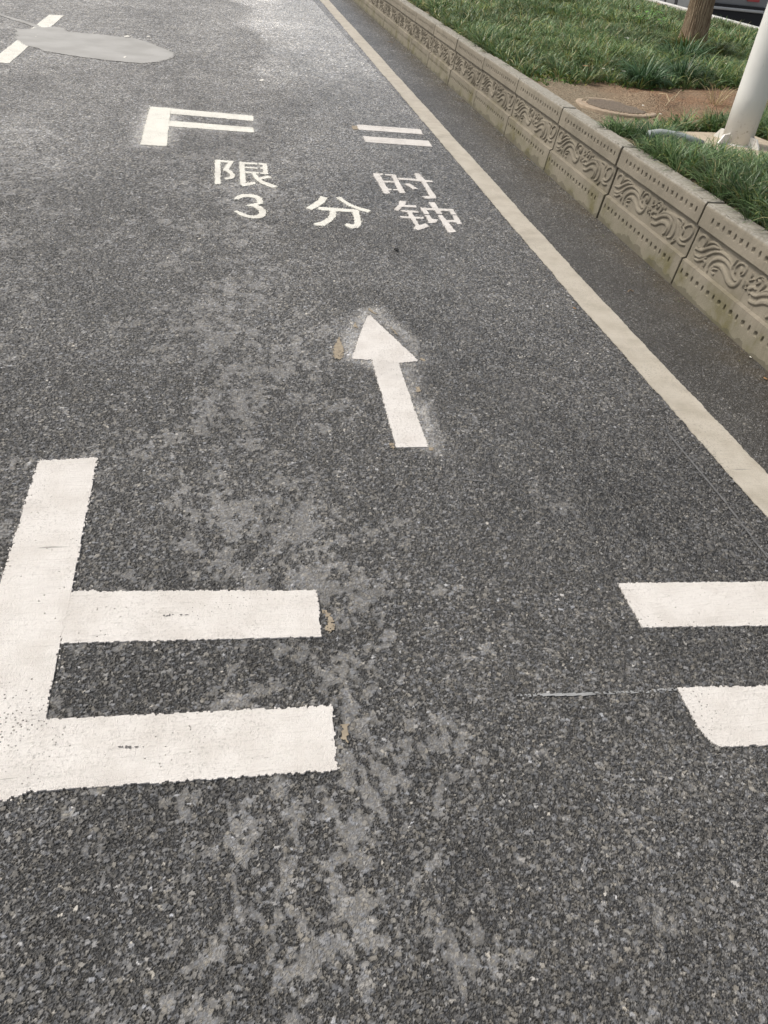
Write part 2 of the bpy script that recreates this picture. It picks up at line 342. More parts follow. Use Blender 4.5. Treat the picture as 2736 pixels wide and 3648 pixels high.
# ------------------------------------------------------------------ the setting: road, gutter, island soil, back lane
def src(pts, ox=0, oy=0, k=1.): return [ground(ox + x / k, oy + y / k) for x, y in pts]
C1 = lambda p: src(p, 1100, 1000, 2.765)
F4 = lambda p: src(p, 400, 340, 1.276)
ARROW = C1([(572, 365), (600, 340), (820, 550), (1078, 792), (1010, 805), (885, 815), (1010, 1190), (1180, 1645), (862, 1645), (740, 1215), (622, 785), (428, 775), (510, 520)])
DUSTED = [(C1([(560, 300), (640, 290), (900, 500), (1100, 760), (950, 830), (1230, 1640), (1150, 1600), (800, 900), (590, 800), (400, 740), (440, 480)]), .042, .26), (F4([(172, 52), (266, 60), (247, 232), (127, 225)]), .07, .16), (F4([(262, 60), (640, 94), (645, 170), (256, 141)]), .05, .09)]
def cells(x, y, size, seed):
    """Worley cells: distance to the border, offset from the seed point, three random numbers per cell"""
    x = x / size; y = y / size; xi = np.floor(x).astype(np.int64); yi = np.floor(y).astype(np.int64)
    d1 = np.full(x.shape, 9., np.float32); d2 = d1.copy(); ox = np.zeros_like(d1); oy = ox.copy(); hid = np.zeros(x.shape, np.int64)
    def h(i, j):
        n = (i * 374761393 + j * 668265263 + seed * 974634777) & 0x7fffffff; n = ((n ^ (n >> 13)) * 1274126177) & 0x7fffffff; return n ^ (n >> 16)
    for dj in (-1, 0, 1):
        for di in (-1, 0, 1):
            hh = h(xi + di, yi + dj); dx = (x - (xi + di + (hh & 1023) / 1023.)).astype(np.float32); dy = (y - (yi + dj + ((hh >> 10) & 1023) / 1023.)).astype(np.float32)
            d = np.sqrt(dx * dx + dy * dy); c = d < d1; d2 = np.where(c, d1, np.minimum(d2, d)); d1 = np.where(c, d, d1); ox = np.where(c, dx, ox); oy = np.where(c, dy, oy); hid = np.where(c, hh, hid)
    q = (hid * 2654435761) & 0xffffffff
    return (d2 - d1), ox, oy, (q & 1023) / 1023., ((q >> 10) & 1023) / 1023., ((q >> 20) & 1023) / 1023.
def chip_surface(x, y):
    """height (m) and colour of worn asphalt: angular chips bedded in dark binder"""
    a_ = .35; wx = x + .0022 * (vnoise(x, y, 330, 201) - .5) * 2; wy = y + .0022 * (vnoise(x, y, 330, 202) - .5) * 2
    u = wx * math.cos(a_) - wy * math.sin(a_); v = (wx * math.sin(a_) + wy * math.cos(a_)) * 1.2
    gut = np.clip((x - .0135 * np.maximum(0, y - 3.7) - 1.85) / .02, 0, 1)
    H = np.full(x.shape, -.0030); g = .014 + .010 * vnoise(x, y, 500, 203); hue = np.zeros(x.shape)
    for size, seed, keep, top, tilt, tones in ((.0038, 3, .9, -.0017, .0016, (.030, .066, .13, .30)), (.0068, 5, .64, -.0003, .0022, (.045, .105, .23, .46)), (.0115, 8, .26, .0005, .0022, (.062, .135, .24, .40))):
        b, ox, oy, r1, r2, r3 = cells(u, v, size, seed); k_ = keep * (1 - (.35 if size > .005 else 0) * gut) * (1 - (.8 if size > .01 else 0) * gut)
        sel = (r1 < k_) & (b > .10 + .10 * r3); rise = np.clip((b - .10) / .22, 0, 1) ** .6
        h = top - .0017 + .0017 * rise + tilt * ((r2 - .5) * ox + (r3 - .5) * oy) * 2 + .0008 * (r3 - .5)
        t = (r2 * 7.13 + r3 * 3.7) % 1; tone = np.interp(t, [0, .5, .84, .955, .99, 1], [tones[0], tones[1], tones[2] * .8, tones[2], tones[3] * .75, tones[3] * 1.25])
        use = sel & (h > H); H = np.where(use, h, H); g = np.where(use, tone, g); hue = np.where(use, r3 - .45, hue)
    H = H + .0009 * (vnoise(x, y, 38, 205) - .5) + .0012 * (vnoise(x, y, 12, 206) - .5)
    H = H * (1 - .1 * gut); g = g * (1 + .15 * gut)
    # slurry films level the voids here and there
    g = g * (.86 + .28 * vnoise(x, y, 160, 207))
    fb = sum(vnoise(x, y * .8, f_, 210 + k) * w_ for k, (f_, w_) in enumerate(((4.2, .20), (11, .19), (27, .28), (75, .33))))
    cxl = .12 + .06 * np.sin(y * 1.3) + .10 * np.exp(-y)
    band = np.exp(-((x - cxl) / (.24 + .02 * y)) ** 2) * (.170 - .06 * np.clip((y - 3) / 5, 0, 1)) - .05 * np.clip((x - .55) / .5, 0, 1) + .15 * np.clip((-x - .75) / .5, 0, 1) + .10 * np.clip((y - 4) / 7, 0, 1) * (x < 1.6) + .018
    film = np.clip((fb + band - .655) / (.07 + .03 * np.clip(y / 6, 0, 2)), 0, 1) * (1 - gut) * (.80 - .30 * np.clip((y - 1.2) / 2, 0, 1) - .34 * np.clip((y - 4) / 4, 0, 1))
    lev = -.0012 + .0009 * (vnoise(x, y, 90, 215) - .5); sunk = film * (H < lev); H = np.where(sunk > .3, lev, H)
    g = g * (1 - .62 * film) + film * (.138 + .05 * vnoise(x, y, 240, 216)) * (.9 + .3 * (g > .07))
    # overspray dust round the arrow and the far corner mark
    for P, rad, amt in DUSTED:
        P = np.array(P); bx = (x > P[:, 0].min() - .2) & (x < P[:, 0].max() + .2) & (y > P[:, 1].min() - .2) & (y < P[:, 1].max() + .2)
        if not bx.any(): continue
        xx, yy = x[bx], y[bx]; d = np.full(xx.shape, 9.)
        for (ax, ay), (cx_, cy_) in zip(P, np.roll(P, -1, 0)):
            dx, dy = cx_ - ax, cy_ - ay; t = np.clip(((xx - ax) * dx + (yy - ay) * dy) / (dx * dx + dy * dy), 0, 1); d = np.minimum(d, np.hypot(xx - ax - t * dx, yy - ay - t * dy))
        g[bx] += amt * np.exp(-(d / rad) ** 2) * (.45 + .5 * vnoise(xx, yy, 60, 218)) * np.clip(.3 + 1.4 * vnoise(xx, yy, 9, 219), 0, 1)
    # damp darker run towards the edge line, broad wear tones; far sky sheen painted in as paler colour
    g = g * (1 + .30 * (vnoise(x, y * .6, 1.6, 220) - .5) + .18 * (vnoise(x, y, 6, 226) - .5) + .30 * (vnoise(x, y * .5, 24, 221) - .5))
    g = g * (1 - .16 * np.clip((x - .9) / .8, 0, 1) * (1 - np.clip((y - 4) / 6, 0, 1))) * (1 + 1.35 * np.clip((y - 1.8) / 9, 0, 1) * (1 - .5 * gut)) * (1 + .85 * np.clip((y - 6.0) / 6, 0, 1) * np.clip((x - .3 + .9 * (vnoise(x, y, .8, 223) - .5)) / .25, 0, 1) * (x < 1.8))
    g = g * (1 + gut * (.6 * vnoise(x, y, 130, 224) - .25)) * (1 + gut * .75 * (.6 * vnoise(x * 1.5, y * .8, 2.2, 227) + .4 * vnoise(x, y, 9, 228) - .55))
    col = np.stack([g * (1.01 + .12 * hue), g * (.985 + .01 * hue), g * (.95 - .20 * hue)], -1)
    return H - .0002, col, film
def road_surface():
    V, Q, T, FL = [], [], [], []; off = 0
    def add(v, q, t, fl):
        nonlocal off
        V.append(v); Q.append(q + off); T.append(t); FL.append(fl); off += len(v)
    for y0, y1, s_ in ((.22, 1.5, .0021), (1.5, 2.8, .0029), (2.8, 4.8, .0042), (4.8, 9., .0070), (9., 18., .0105)):
        xl = -.42 - .195 * y1; xr = min(2.56 + bend(y1), .80 + .66 * y1); nx = int((xr - xl) / s_) + 1; ny = int(round((y1 - y0) / s_)) + 1
        xs = np.linspace(xl, xr, nx); ys = np.linspace(y0, y1, ny); X, Y = np.meshgrid(xs, ys)
        lim = (X > -.42 - .195 * Y - .1) & (X < .80 + .66 * Y + .05)
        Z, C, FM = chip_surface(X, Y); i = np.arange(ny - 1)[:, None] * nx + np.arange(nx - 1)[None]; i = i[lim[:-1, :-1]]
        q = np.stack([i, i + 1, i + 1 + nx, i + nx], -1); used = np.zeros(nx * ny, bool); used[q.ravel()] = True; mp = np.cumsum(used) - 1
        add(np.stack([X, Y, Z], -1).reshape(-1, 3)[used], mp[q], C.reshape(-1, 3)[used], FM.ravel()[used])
    n0 = sum(len(q) for q in Q)
    zb = -.0062; add(np.array([(-60, -40, zb), (60, -40, zb), (60, 300, zb), (-60, 300, zb)]), np.array([[0, 1, 2, 3]]), np.full((4, 3), .09), np.zeros(4))
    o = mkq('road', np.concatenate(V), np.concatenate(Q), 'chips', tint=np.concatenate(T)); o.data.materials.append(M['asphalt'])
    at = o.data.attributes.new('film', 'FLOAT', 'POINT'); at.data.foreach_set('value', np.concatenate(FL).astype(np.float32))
    o.data.polygons[len(o.data.polygons) - 1].material_index = 1; return o
road = road_surface(); tag(road, kind='structure')
gnd = mk('ground', [(-900, -900, -.06), (900, -900, -.06), (900, 900, -.06), (-900, 900, -.06)], [(0, 1, 2, 3)], 'soil'); tag(gnd, kind='structure')
ZB = .415
def soil_z(x, y):
    return ZB + .075 * np.exp(-((x - 3.40) / .20) ** 2 - ((y - 6.45) / .22) ** 2) + .035 * (vnoise(x, y, 1.1, 3) - .5) + .02 * (vnoise(x, y, 4., 4) - .5) + .016 * (vnoise(x, y, 14., 5) - .5) + .02 * np.clip((y - 7.5) / 6, 0, 1) * np.clip((x - 3) / 2, 0, 1) * np.clip((8.6 - x) / 2, 0, 1)
def soil_sheet():
    xs = np.concatenate([np.arange(2.57, 5.0, .03), np.arange(5.0, 8.70, .08)]); ys = np.concatenate([np.arange(-6, 2.5, .5), np.arange(2.5, 9, .035), np.arange(9, 24, .12), np.arange(24, 60, 1.5)])
    XX, YY = np.meshgrid(xs, ys); B = .0135 * np.maximum(0, YY - 3.7) * (XX < 8.0); ZZ = soil_z(XX, YY)
    V = np.stack([XX + B, YY, ZZ], -1).reshape(-1, 3); nx = len(xs); i = np.arange(len(ys) - 1)[:, None] * nx + np.arange(nx - 1)[None]
    Q = np.stack([i, i + 1, i + 1 + nx, i + nx], -1).reshape(-1, 4); return mkq('soil', V, Q, 'soil', smooth=True)
tag(soil_sheet(), kind='structure')
# ------------------------------------------------------------------ painted marks as thin ragged sheets
def sheet(name, polys, mat, cell=.004, z=.003, rag=.006, chip=.0, halo=None, seed=1, dist_mask=None, parent=None, thick=True):
    """raster union of outlines (metres) on a fine grid: ragged edge, chips, overspray specks; raised with side walls"""
    A = np.concatenate([np.array(p) for p in polys]); m_ = .12 if halo else .03
    x0, y0 = A.min(0) - m_; x1, y1 = A.max(0) + m_
    nx = int((x1 - x0) / cell) + 1; ny = int((y1 - y0) / cell) + 1
    gx, gy = np.meshgrid(x0 + (np.arange(nx) + .5) * cell, y0 + (np.arange(ny) + .5) * cell)
    jx = gx + .6 * rag * ((vnoise(gx, gy, 150, seed) - .5) * 1.3 * (.35 + 1.3 * vnoise(gx, gy, 7, seed + 4)) + (vnoise(gx, gy, 45, seed + 5) - .5) * .5)
    jy = gy + .6 * rag * ((vnoise(gx, gy, 150, seed + 1) - .5) * 1.3 * (.35 + 1.3 * vnoise(gx, gy, 7, seed + 4)) + (vnoise(gx, gy, 45, seed + 6) - .5) * .5)
    K = np.zeros(gx.shape, bool)
    for p in polys: K |= inpoly(jx, jy, p)
    core = K.copy()
    if chip > 0: K &= ~((vnoise(gx, gy, 260, seed + 9) > 1 - chip * 2.2) & (vnoise(gx, gy, 9, seed + 8) > .55))
    if halo:
        hw, hp = halo; D = core.astype(float); r = int(hw / cell)
        for ax in (0, 1):
            cs = np.cumsum(np.pad(D, [(r + 1, r) if a_ == ax else (0, 0) for a_ in (0, 1)]), axis=ax)
            D = (np.take(cs, range(2 * r + 1, cs.shape[ax]), ax) - np.take(cs, range(0, cs.shape[ax] - 2 * r - 1), ax)) / (2 * r + 1)
        K |= (rng.random(K.shape) < np.clip(D, 0, 1) ** 1.2 * hp * 2 * vnoise(gx, gy, 30, seed + 3)) & ~core
    jj, ii = np.nonzero(K); vid = -np.ones((ny + 1, nx + 1), np.int64)
    need = np.zeros((ny + 1, nx + 1), bool)
    for dj in (0, 1):
        for di in (0, 1): need[jj + dj, ii + di] = True
    vj, vi = np.nonzero(need); vid[vj, vi] = np.arange(len(vj))
    X = x0 + vi * cell; Y = y0 + vj * cell
    X = X + cell * .55 * (vnoise(X, Y, 170, seed + 11) - .5); Y = Y + cell * .55 * (vnoise(X, Y, 170, seed + 12) - .5)
    Z = z + .0003 * (vnoise(X, Y, 60, seed + 2) - .5)
    top = np.stack([X, Y, Z], -1); Q = [np.stack([vid[jj, ii], vid[jj, ii + 1], vid[jj + 1, ii + 1], vid[jj + 1, ii]], -1)]
    V = top
    if thick:
        n = len(top); low = top.copy(); low[:, 2] = -.0035; V = np.concatenate([top, low])
        Kp = np.pad(K, 1)
        for (dj, di, a_, b_) in ((-1, 0, (0, 0), (0, 1)), (1, 0, (1, 1), (1, 0)), (0, -1, (1, 0), (0, 0)), (0, 1, (0, 1), (1, 1))):
            e = K & ~Kp[1 + dj:1 + dj + ny, 1 + di:1 + di + nx]; ej, ei = np.nonzero(e)
            a1 = vid[ej + a_[0], ei + a_[1]]; b1 = vid[ej + b_[0], ei + b_[1]]
            Q.append(np.stack([a1, a1 + n, b1 + n, b1], -1))
    return mkq(name, V, np.concatenate(Q), mat, parent)
def src(pts, ox=0, oy=0, k=1.): return [ground(ox + x / k, oy + y / k) for x, y in pts]
# near corner mark: long bar (with older ghost edge) and two short bars
nb = empty('parking_bay_corner', (0, 0, 0)); tag(nb, 'large white corner mark with two bars, nearest the camera at the lower left', 'road marking', 'painted parking bay marks')
sheet('long_bar', [[(-.592, 2.165), (-.415, 2.175), (-.418, 1.55), (-.424, 1.14), (-.434, .968), (-.62, .925), (-.60, 1.6)]], 'white', .0035, .0034, .009, .02, parent=nb, seed=2, halo=(.012, .15))
sheet('bar', [src([(249, 2109), (1128, 2104), (1146, 2270), (215, 2293)])], 'white', .003, .0028, .008, .02, parent=nb, seed=3)
sheet('bar', [src([(155, 2565), (600, 2545), (1185, 2515), (1204, 2746), (94, 2822), (60, 2700)])], 'white', .0028, .0029, .008, .02, parent=nb, seed=4)
M['scuff'] = simple('tyre_scuff', (.13, .125, .12), .8)
for q, (pts_, sd) in enumerate(((src([(140, 412), (200, 397), (320, 397), (390, 403), (300, 405), (200, 410)], 500, 2000, 2.07375), 3), (src([(510, 1362), (560, 1351), (660, 1357), (615, 1365)], 0, 1600, 1.276), 4))):
    so_ = sheet('scuff', [pts_], 'scuff', .0022, .0041, .004, .25, seed=90 + q, thick=False); so_.parent = [o_ for o_ in nb.children if o_.name.startswith('bar')][q]
nr = empty('parking_bay_side_mark', (0, 0, 0)); tag(nr, 'pair of large white bars cut slanting at the lower right edge of the photo', 'road marking', 'painted parking bay marks')
sheet('bar', [src([(2200, 2079), (2736, 2074)]) + [(1.69, 1.422), (1.69, 1.250)] + src([(2736, 2231), (2288, 2236)])], 'white', .003, .0028, .007, .02, parent=nr, seed=5)
sheet('bar', [src([(2412, 2451), (2736, 2445)]) + [(1.69, 1.03), (1.69, .87)] + src([(2736, 2655), (2575, 2662), (2537, 2652), (2490, 2600)])], 'white', .0028, .0028, .007, .02, parent=nr, seed=6)
ff = empty('parking_bay_corner', (0, 0, 0)); tag(ff, 'cream white corner mark with two thin bars, above the painted writing', 'road marking', 'painted parking bay marks')
F4 = lambda p: src(p, 400, 340, 1.276)
sheet('long_bar', [F4([(172, 52), (266, 60), (247, 232), (127, 225)])], 'fresh', .006, .0034, .012, .0, halo=(.02, .22), parent=ff, seed=7)
sheet('bar', [F4([(262, 60), (640, 94), (641, 117), (262, 84)])], 'fresh', .006, .0028, .012, .0, halo=(.015, .22), parent=ff, seed=8)
sheet('bar', [F4([(258, 116), (640, 147), (645, 170), (256, 141)])], 'fresh', .006, .0028, .012, .0, halo=(.015, .22), parent=ff, seed=9)
fr = empty('parking_bay_side_mark', (0, 0, 0)); tag(fr, 'pair of thin white bars beside the edge line, above the two right characters', 'road marking', 'painted parking bay marks')
B = lambda p: src(p, 1200, 400, 3.318); A_ = lambda p: src(p, 700, 520, 2.765)
sheet('bar', [B([(235, 147), (985, 205), (1020, 265), (260, 208)])], 'white', .005, .0028, .012, .02, parent=fr, seed=10)
sheet('bar', [B([(310, 285), (1080, 340), (1130, 410), (340, 355)])], 'white', .005, .0028, .012, .02, parent=fr, seed=11)
C1 = lambda p: src(p, 1100, 1000, 2.765)
arrow = sheet('arrow_mark', [ARROW], 'white', .0032, .003, .008, .012, seed=12)
tag(arrow, 'white painted arrow pointing away along the lane, below the writing', 'road marking')
# the writing: two rows of characters
han = sheet('painted_character', [A_(p) for p in ([(182, 140), (234, 142), (238, 379), (183, 379)], [(186, 137), (370, 153), (366, 164), (318, 170), (232, 160)], [(318, 160), (370, 153), (318, 234), (266, 232)],
    [(266, 230), (316, 232), (352, 252), (384, 292), (368, 322), (290, 336), (272, 318), (325, 311), (334, 290), (308, 262), (265, 242)],
    [(422, 158), (470, 163), (487, 362), (440, 385), (432, 378)], [(466, 165), (600, 172), (598, 186), (466, 181)], [(468, 206), (600, 216), (598, 229), (468, 219)], [(474, 252), (612, 262), (612, 275), (474, 267)],
    [(612, 170), (692, 178), (708, 282), (632, 278), (632, 263), (660, 262), (657, 232), (628, 228), (628, 214), (655, 213), (655, 192), (615, 186)], [(430, 378), (575, 355), (583, 378), (458, 402)],
    [(540, 268), (582, 270), (612, 312), (660, 352), (800, 400), (755, 417), (640, 375), (588, 338), (560, 305)], [(700, 293), (742, 315), (625, 336), (606, 320)])], 'fresh', .005, .003, .008, .0, halo=(.03, .16), seed=13)
tag(han, 'cream painted character for limit, upper left of the writing', 'painted character', 'painted writing on the lane')
three = sheet('painted_numeral', [A_([(368, 528), (400, 495), (450, 478), (530, 478), (600, 492), (645, 520), (658, 550), (650, 570), (600, 585), (650, 605), (685, 645), (685, 690), (645, 712), (590, 720), (510, 712), (430, 685), (370, 645), (405, 640), (460, 668), (530, 690), (590, 690), (618, 670), (610, 635), (570, 605), (485, 592), (540, 578), (592, 565), (600, 540), (570, 515), (510, 505), (450, 512), (415, 532)])], 'fresh', .005, .003, .008, 0, halo=(.02, .1), seed=14)
tag(three, 'cream painted numeral 3, lower left of the writing', 'painted numeral', 'painted writing on the lane')
fen = sheet('painted_character', [A_(p) for p in ([(1220, 498), (1292, 515), (1260, 560), (1200, 600), (1135, 635), (1080, 615), (1150, 570), (1200, 535)], [(1375, 508), (1425, 508), (1490, 560), (1560, 595), (1640, 618), (1716, 639), (1687, 660), (1600, 634), (1500, 592), (1430, 552)],
    [(1200, 605), (1590, 632), (1605, 650), (1540, 654), (1380, 647), (1200, 632)], [(1315, 638), (1376, 640), (1370, 700), (1330, 745), (1260, 790), (1180, 788), (1150, 770), (1230, 748), (1290, 715), (1312, 680)],
    [(1535, 648), (1600, 645), (1612, 700), (1625, 780), (1600, 805), (1540, 817), (1480, 800), (1462, 780), (1480, 768), (1540, 778), (1560, 768), (1552, 700)])], 'fresh', .005, .003, .009, 0, halo=(.02, .1), seed=15)
tag(fen, 'white painted character for minute, in the middle of the lower row', 'painted character', 'painted writing on the lane')
shi = sheet('painted_character', [B(p) for p in ([(425, 725), (500, 728), (630, 965), (560, 965)], [(480, 727), (545, 730), (543, 746), (490, 745)], [(570, 735), (690, 740), (700, 756), (575, 750)], [(640, 738), (690, 740), (808, 960), (740, 958)], [(530, 812), (675, 818), (685, 835), (540, 832)],
    [(580, 905), (645, 908), (650, 925), (585, 925)], [(668, 910), (730, 912), (740, 928), (672, 925)], [(720, 778), (860, 785), (1000, 800), (1130, 813), (1135, 832), (990, 822), (850, 805), (735, 800)],
    [(912, 725), (975, 728), (1030, 790), (1100, 900), (1170, 995), (1172, 1022), (1050, 1026), (1010, 995), (1095, 996), (1050, 900), (985, 810), (940, 790)], [(805, 850), (855, 845), (958, 908), (900, 912)])], 'white', .0045, .003, .010, .04, seed=16)
tag(shi, 'white painted character for time, upper right of the writing', 'painted character', 'painted writing on the lane')
zhong = sheet('painted_character', [B(p) for p in ([(740, 1048), (822, 1060), (790, 1110), (725, 1172), (675, 1150), (735, 1095)], [(790, 1100), (935, 1105), (945, 1130), (785, 1122)], [(755, 1160), (955, 1170), (965, 1190), (770, 1180)], [(825, 1178), (885, 1180), (965, 1330), (970, 1398), (905, 1375), (930, 1345)], [(752, 1232), (1020, 1242), (1035, 1265), (765, 1255)], [(905, 1378), (960, 1345), (1050, 1318), (1088, 1355), (968, 1400)],
    [(982, 1130), (1370, 1150), (1395, 1190), (1320, 1172), (1010, 1157)], [(982, 1132), (1042, 1135), (1095, 1208), (1035, 1206)], [(1040, 1217), (1095, 1219), (1120, 1260), (1195, 1275), (1165, 1312), (1095, 1315)], [(1315, 1150), (1370, 1150), (1412, 1214), (1355, 1212)], [(1370, 1224), (1415, 1224), (1482, 1325), (1435, 1327), (1400, 1302), (1310, 1302), (1298, 1282), (1392, 1280)],
    [(1085, 1068), (1155, 1068), (1245, 1208), (1192, 1206), (1135, 1140)], [(1195, 1219), (1247, 1219), (1410, 1420), (1320, 1425), (1260, 1330)])], 'white', .0045, .003, .010, .05, seed=17)
tag(zhong, 'white painted character for clock, lower right of the writing', 'painted character', 'painted writing on the lane')
# lane dash with filler patch over it
dash = sheet('lane_dash', [[(-2.01, 8.66), (-1.842, 8.62), (-1.80, 11.94), (-1.968, 11.91)]], 'fresh', .009, .003, .01, .0, seed=18); tag(dash, 'white lane line dash at the upper left, crossed by grey filler', 'road marking')
P3 = lambda p: src(p, 0, 0, 2.37)
fill = sheet('filler_patch', [P3([(120, 240), (180, 250), (280, 245), (310, 216), (370, 235), (430, 226), (540, 238), (560, 268), (700, 280), (850, 293), (1000, 313), (1120, 323), (1240, 355), (1370, 405), (1470, 450), (1478, 470), (1440, 498), (1340, 525), (1200, 537), (1050, 525), (850, 505), (650, 478), (500, 455), (380, 435), (320, 410), (250, 395), (200, 375), (150, 340), (118, 325), (145, 300), (118, 290), (140, 270)]),
    P3([(-60, 100), (0, 119), (100, 148), (240, 188), (330, 218), (330, 240), (290, 230), (200, 195), (90, 164), (0, 132), (-60, 112)])], 'filler', .010, .0032, .06, 0, thick=False, seed=19)
tag(fill, 'smooth pale grey filler patch with a thin tail across the upper left lane', 'road patch')
# edge line strip, ragged
def edge_line():
    ys = np.concatenate([np.arange(-3, 9, .006), np.arange(9, 22, .02), np.arange(22, 60, .5)]); b = .0135 * np.maximum(0, ys - 3.7)
    def r(s): return .006 * (vnoise(ys, ys * 0, 80, s) - .5) + .009 * (vnoise(ys, ys * 0, 11, s + 1) - .5) + .008 * (vnoise(ys, ys * 0, 1.7, s + 2) - .5)
    L = 1.772 + b + r(21); Rr = 1.922 + b + r(31) * .8 + .02 * np.clip((ys - 5) / 12, 0, 1)
    cols = []
    fr_ = [0, 0, .2, .4, .6, .8, 1, 1]
    for k, f_ in enumerate(fr_):
        x = L + (Rr - L) * f_; z = np.where(np.full(len(ys), k in (0, 7)), .0002, .0032 + .0002 * vnoise(x, ys, 30, 40))
        cols.append(np.stack([x, ys, z], -1))
    V = np.stack(cols, 1); n, c = V.shape[:2]; i = np.arange(n - 1)[:, None] * c + np.arange(c - 1)[None]
    return mkq('edge_line', V.reshape(-1, 3), np.stack([i, i + 1, i + 1 + c, i + c], -1).reshape(-1, 4), 'edge')
tag(edge_line(), 'long dirty cream edge line running along the whole lane beside the gutter', 'road marking')
# thin chalk guide lines
def chalk(px, label, cell=.004, w_=.007, hp=.5, seed=50, mt='chalk'):
    P = [ground(*p) for p in px]; polys = []
    for a_, b_ in zip(P, P[1:]):
        d = np.array(b_) - np.array(a_); d /= np.linalg.norm(d); n = np.array([-d[1], d[0]]) * w_ / 2
        polys.append([tuple(np.array(a_) + n), tuple(np.array(b_) + n), tuple(np.array(b_) - n), tuple(np.array(a_) - n)])
    A = np.concatenate(polys); o = sheet('chalk_line', polys, mt, cell, .0019, .001, hp, seed=seed, thick=False); tag(o, label, 'chalk line'); return o
chalk([(1840, 2478), (2060, 2475), (2150, 2470), (2330, 2463), (2412, 2455)], 'thin pale chalk line leading to the lower slanting bar', .003, .008, .25)
chalk([(2380, 1545), (2560, 1760), (2736, 1990)], 'thin pale scratch line running beside the edge line at the right', .004, .007, .0, 51, 'faint')
chalk([(1640, 1706), (1720, 1716)], 'short faint chalk smear right of the arrow foot', .003, .006, 0, 52, 'faint')
# tan remains of adhesive
gl = [(C1([(300, 555), (345, 680), (340, 760), (300, 785), (240, 750), (246, 660)]), 'largest tan glue spot left of the arrow head'), (C1([(455, 405), (487, 470), (440, 460)]), 'small tan glue spot left of the arrow tip'),
      (C1([(590, 270), (675, 335), (650, 332), (590, 292)]), 'tan glue streak just above the arrow tip'), (C1([(795, 440), (885, 545), (850, 522)]), 'thin tan glue streak right of the arrow head'),
      (C1([(1050, 1050), (1085, 1045), (1102, 1090), (1065, 1102)]), 'tan glue spot right of the arrow shaft'), (C1([(1185, 1640), (1222, 1650), (1222, 1682), (1190, 1672)]), 'tan glue dab at the right foot of the arrow'),
      (C1([(790, 1605), (842, 1600), (842, 1668), (830, 1672)]), 'tan glue dab at the left foot of the arrow'), (C1([(1100, 765), (1145, 775), (1140, 795), (1105, 785)]), 'tan glue dab at the right corner of the arrow head'),
      (src([(1340, 350), (1400, 390), (1440, 490), (1400, 530), (1365, 500), (1385, 440)], 500, 2000, 2.07375), 'tan glue remains at the end of the upper near bar'), (src([(1470, 1210), (1538, 1208), (1530, 1300), (1528, 1345), (1485, 1320), (1500, 1250)], 500, 2000, 2.07375), 'tan glue remains at the end of the lower near bar'),
      (B([(172, 160), (235, 163), (258, 205), (190, 206)]), 'worn tan patch at the left end of the far thin bars')]
for i, (p, lab) in enumerate(gl):
    c = np.mean(p, 0); o = sheet('glue_spot', [p], 'glue', .003, .0022, .010, .10, seed=60 + i, thick=False); tag(o, lab, 'glue spot', 'tan glue remains on the road')
# ------------------------------------------------------------------ carved kerb panels
S = 4.1475
def kp(x, y):
    """traced point on the nearest whole panel -> (u, z) on the panel face"""
    d = RM @ np.array([2120 + x / S - CX, 520 + y / S - CY, FOC]); t = 2.458 / d[0]; return (4.812 - d[1] * t, H_CAM + d[2] * t)
strokes = [ (.007, [(268, 575), (256, 520), (268, 455), (305, 415), (340, 440), (338, 500), (318, 550)]), (.007, [(345, 545), (370, 505), (410, 490), (455, 510), (482, 565)]),
 (.010, [(235, 590), (300, 605), (360, 570), (420, 545), (470, 560)]), (.008, [(232, 640), (240, 670), (290, 690), (350, 660), (420, 610), (490, 600), (545, 635), (590, 690), (610, 760)]), (.008, [(235, 715), (270, 735), (310, 720), (350, 690)]),
 (.008, [(330, 800), (345, 740), (320, 720)]), (.010, [(370, 850), (380, 780), (420, 710), (480, 680), (540, 700), (590, 770), (615, 860), (650, 920)]), (.012, [(415, 800), (450, 765), (500, 775), (535, 840), (570, 930), (615, 980), (665, 960), (695, 900), (690, 860)]),
 (.007, [(435, 880), (415, 850), (430, 815), (465, 815)]), (.006, [(608, 790), (620, 730), (655, 660)]), (.007, [(640, 830), (645, 760), (680, 705), (725, 700), (748, 750), (730, 820), (695, 850)]), (.005, [(690, 740), (705, 790), (690, 825)]),
 (.006, [(812, 800), (800, 850)]), (.006, [(785, 895), (825, 875)]), (.006, [(745, 905), (728, 985)]), (.006, [(750, 1005), (815, 960)]), (.007, [(850, 875), (880, 835), (920, 828), (938, 870), (920, 950), (895, 1000)]), (.006, [(850, 930), (885, 900), (870, 870)]), (.005, [(905, 850), (945, 900), (930, 960)]), (.006, [(990, 905), (975, 950)]), (.005, [(770, 930), (760, 960)]),
 (.008, [(790, 1055), (785, 1005), (830, 972), (850, 990)]), (.011, [(810, 1050), (860, 1070), (920, 1040), (985, 1030), (1050, 1055), (1080, 1130), (1060, 1230), (1020, 1320)]), (.012, [(795, 1140), (860, 1160), (930, 1130), (995, 1145), (1025, 1205), (1000, 1280), (970, 1305)]),
 (.009, [(900, 1020), (960, 985), (1040, 1000), (1110, 1060), (1145, 1160), (1125, 1290), (1085, 1355), (1030, 1355)]), (.011, [(1065, 1005), (1130, 1050), (1175, 1140), (1185, 1260), (1185, 1380), (1230, 1450), (1290, 1470)]),
 (.008, [(1150, 1060), (1215, 1080), (1250, 1130), (1235, 1200)]), (.008, [(1280, 1210), (1320, 1180), (1380, 1175), (1405, 1230), (1380, 1320), (1320, 1385), (1260, 1400), (1215, 1360)]), (.006, [(1250, 1200), (1265, 1250), (1250, 1320)]), (.006, [(1135, 1385), (1110, 1430)]), (.006, [(1095, 1440), (1160, 1400)])]
PL, PT = 1.079, .437
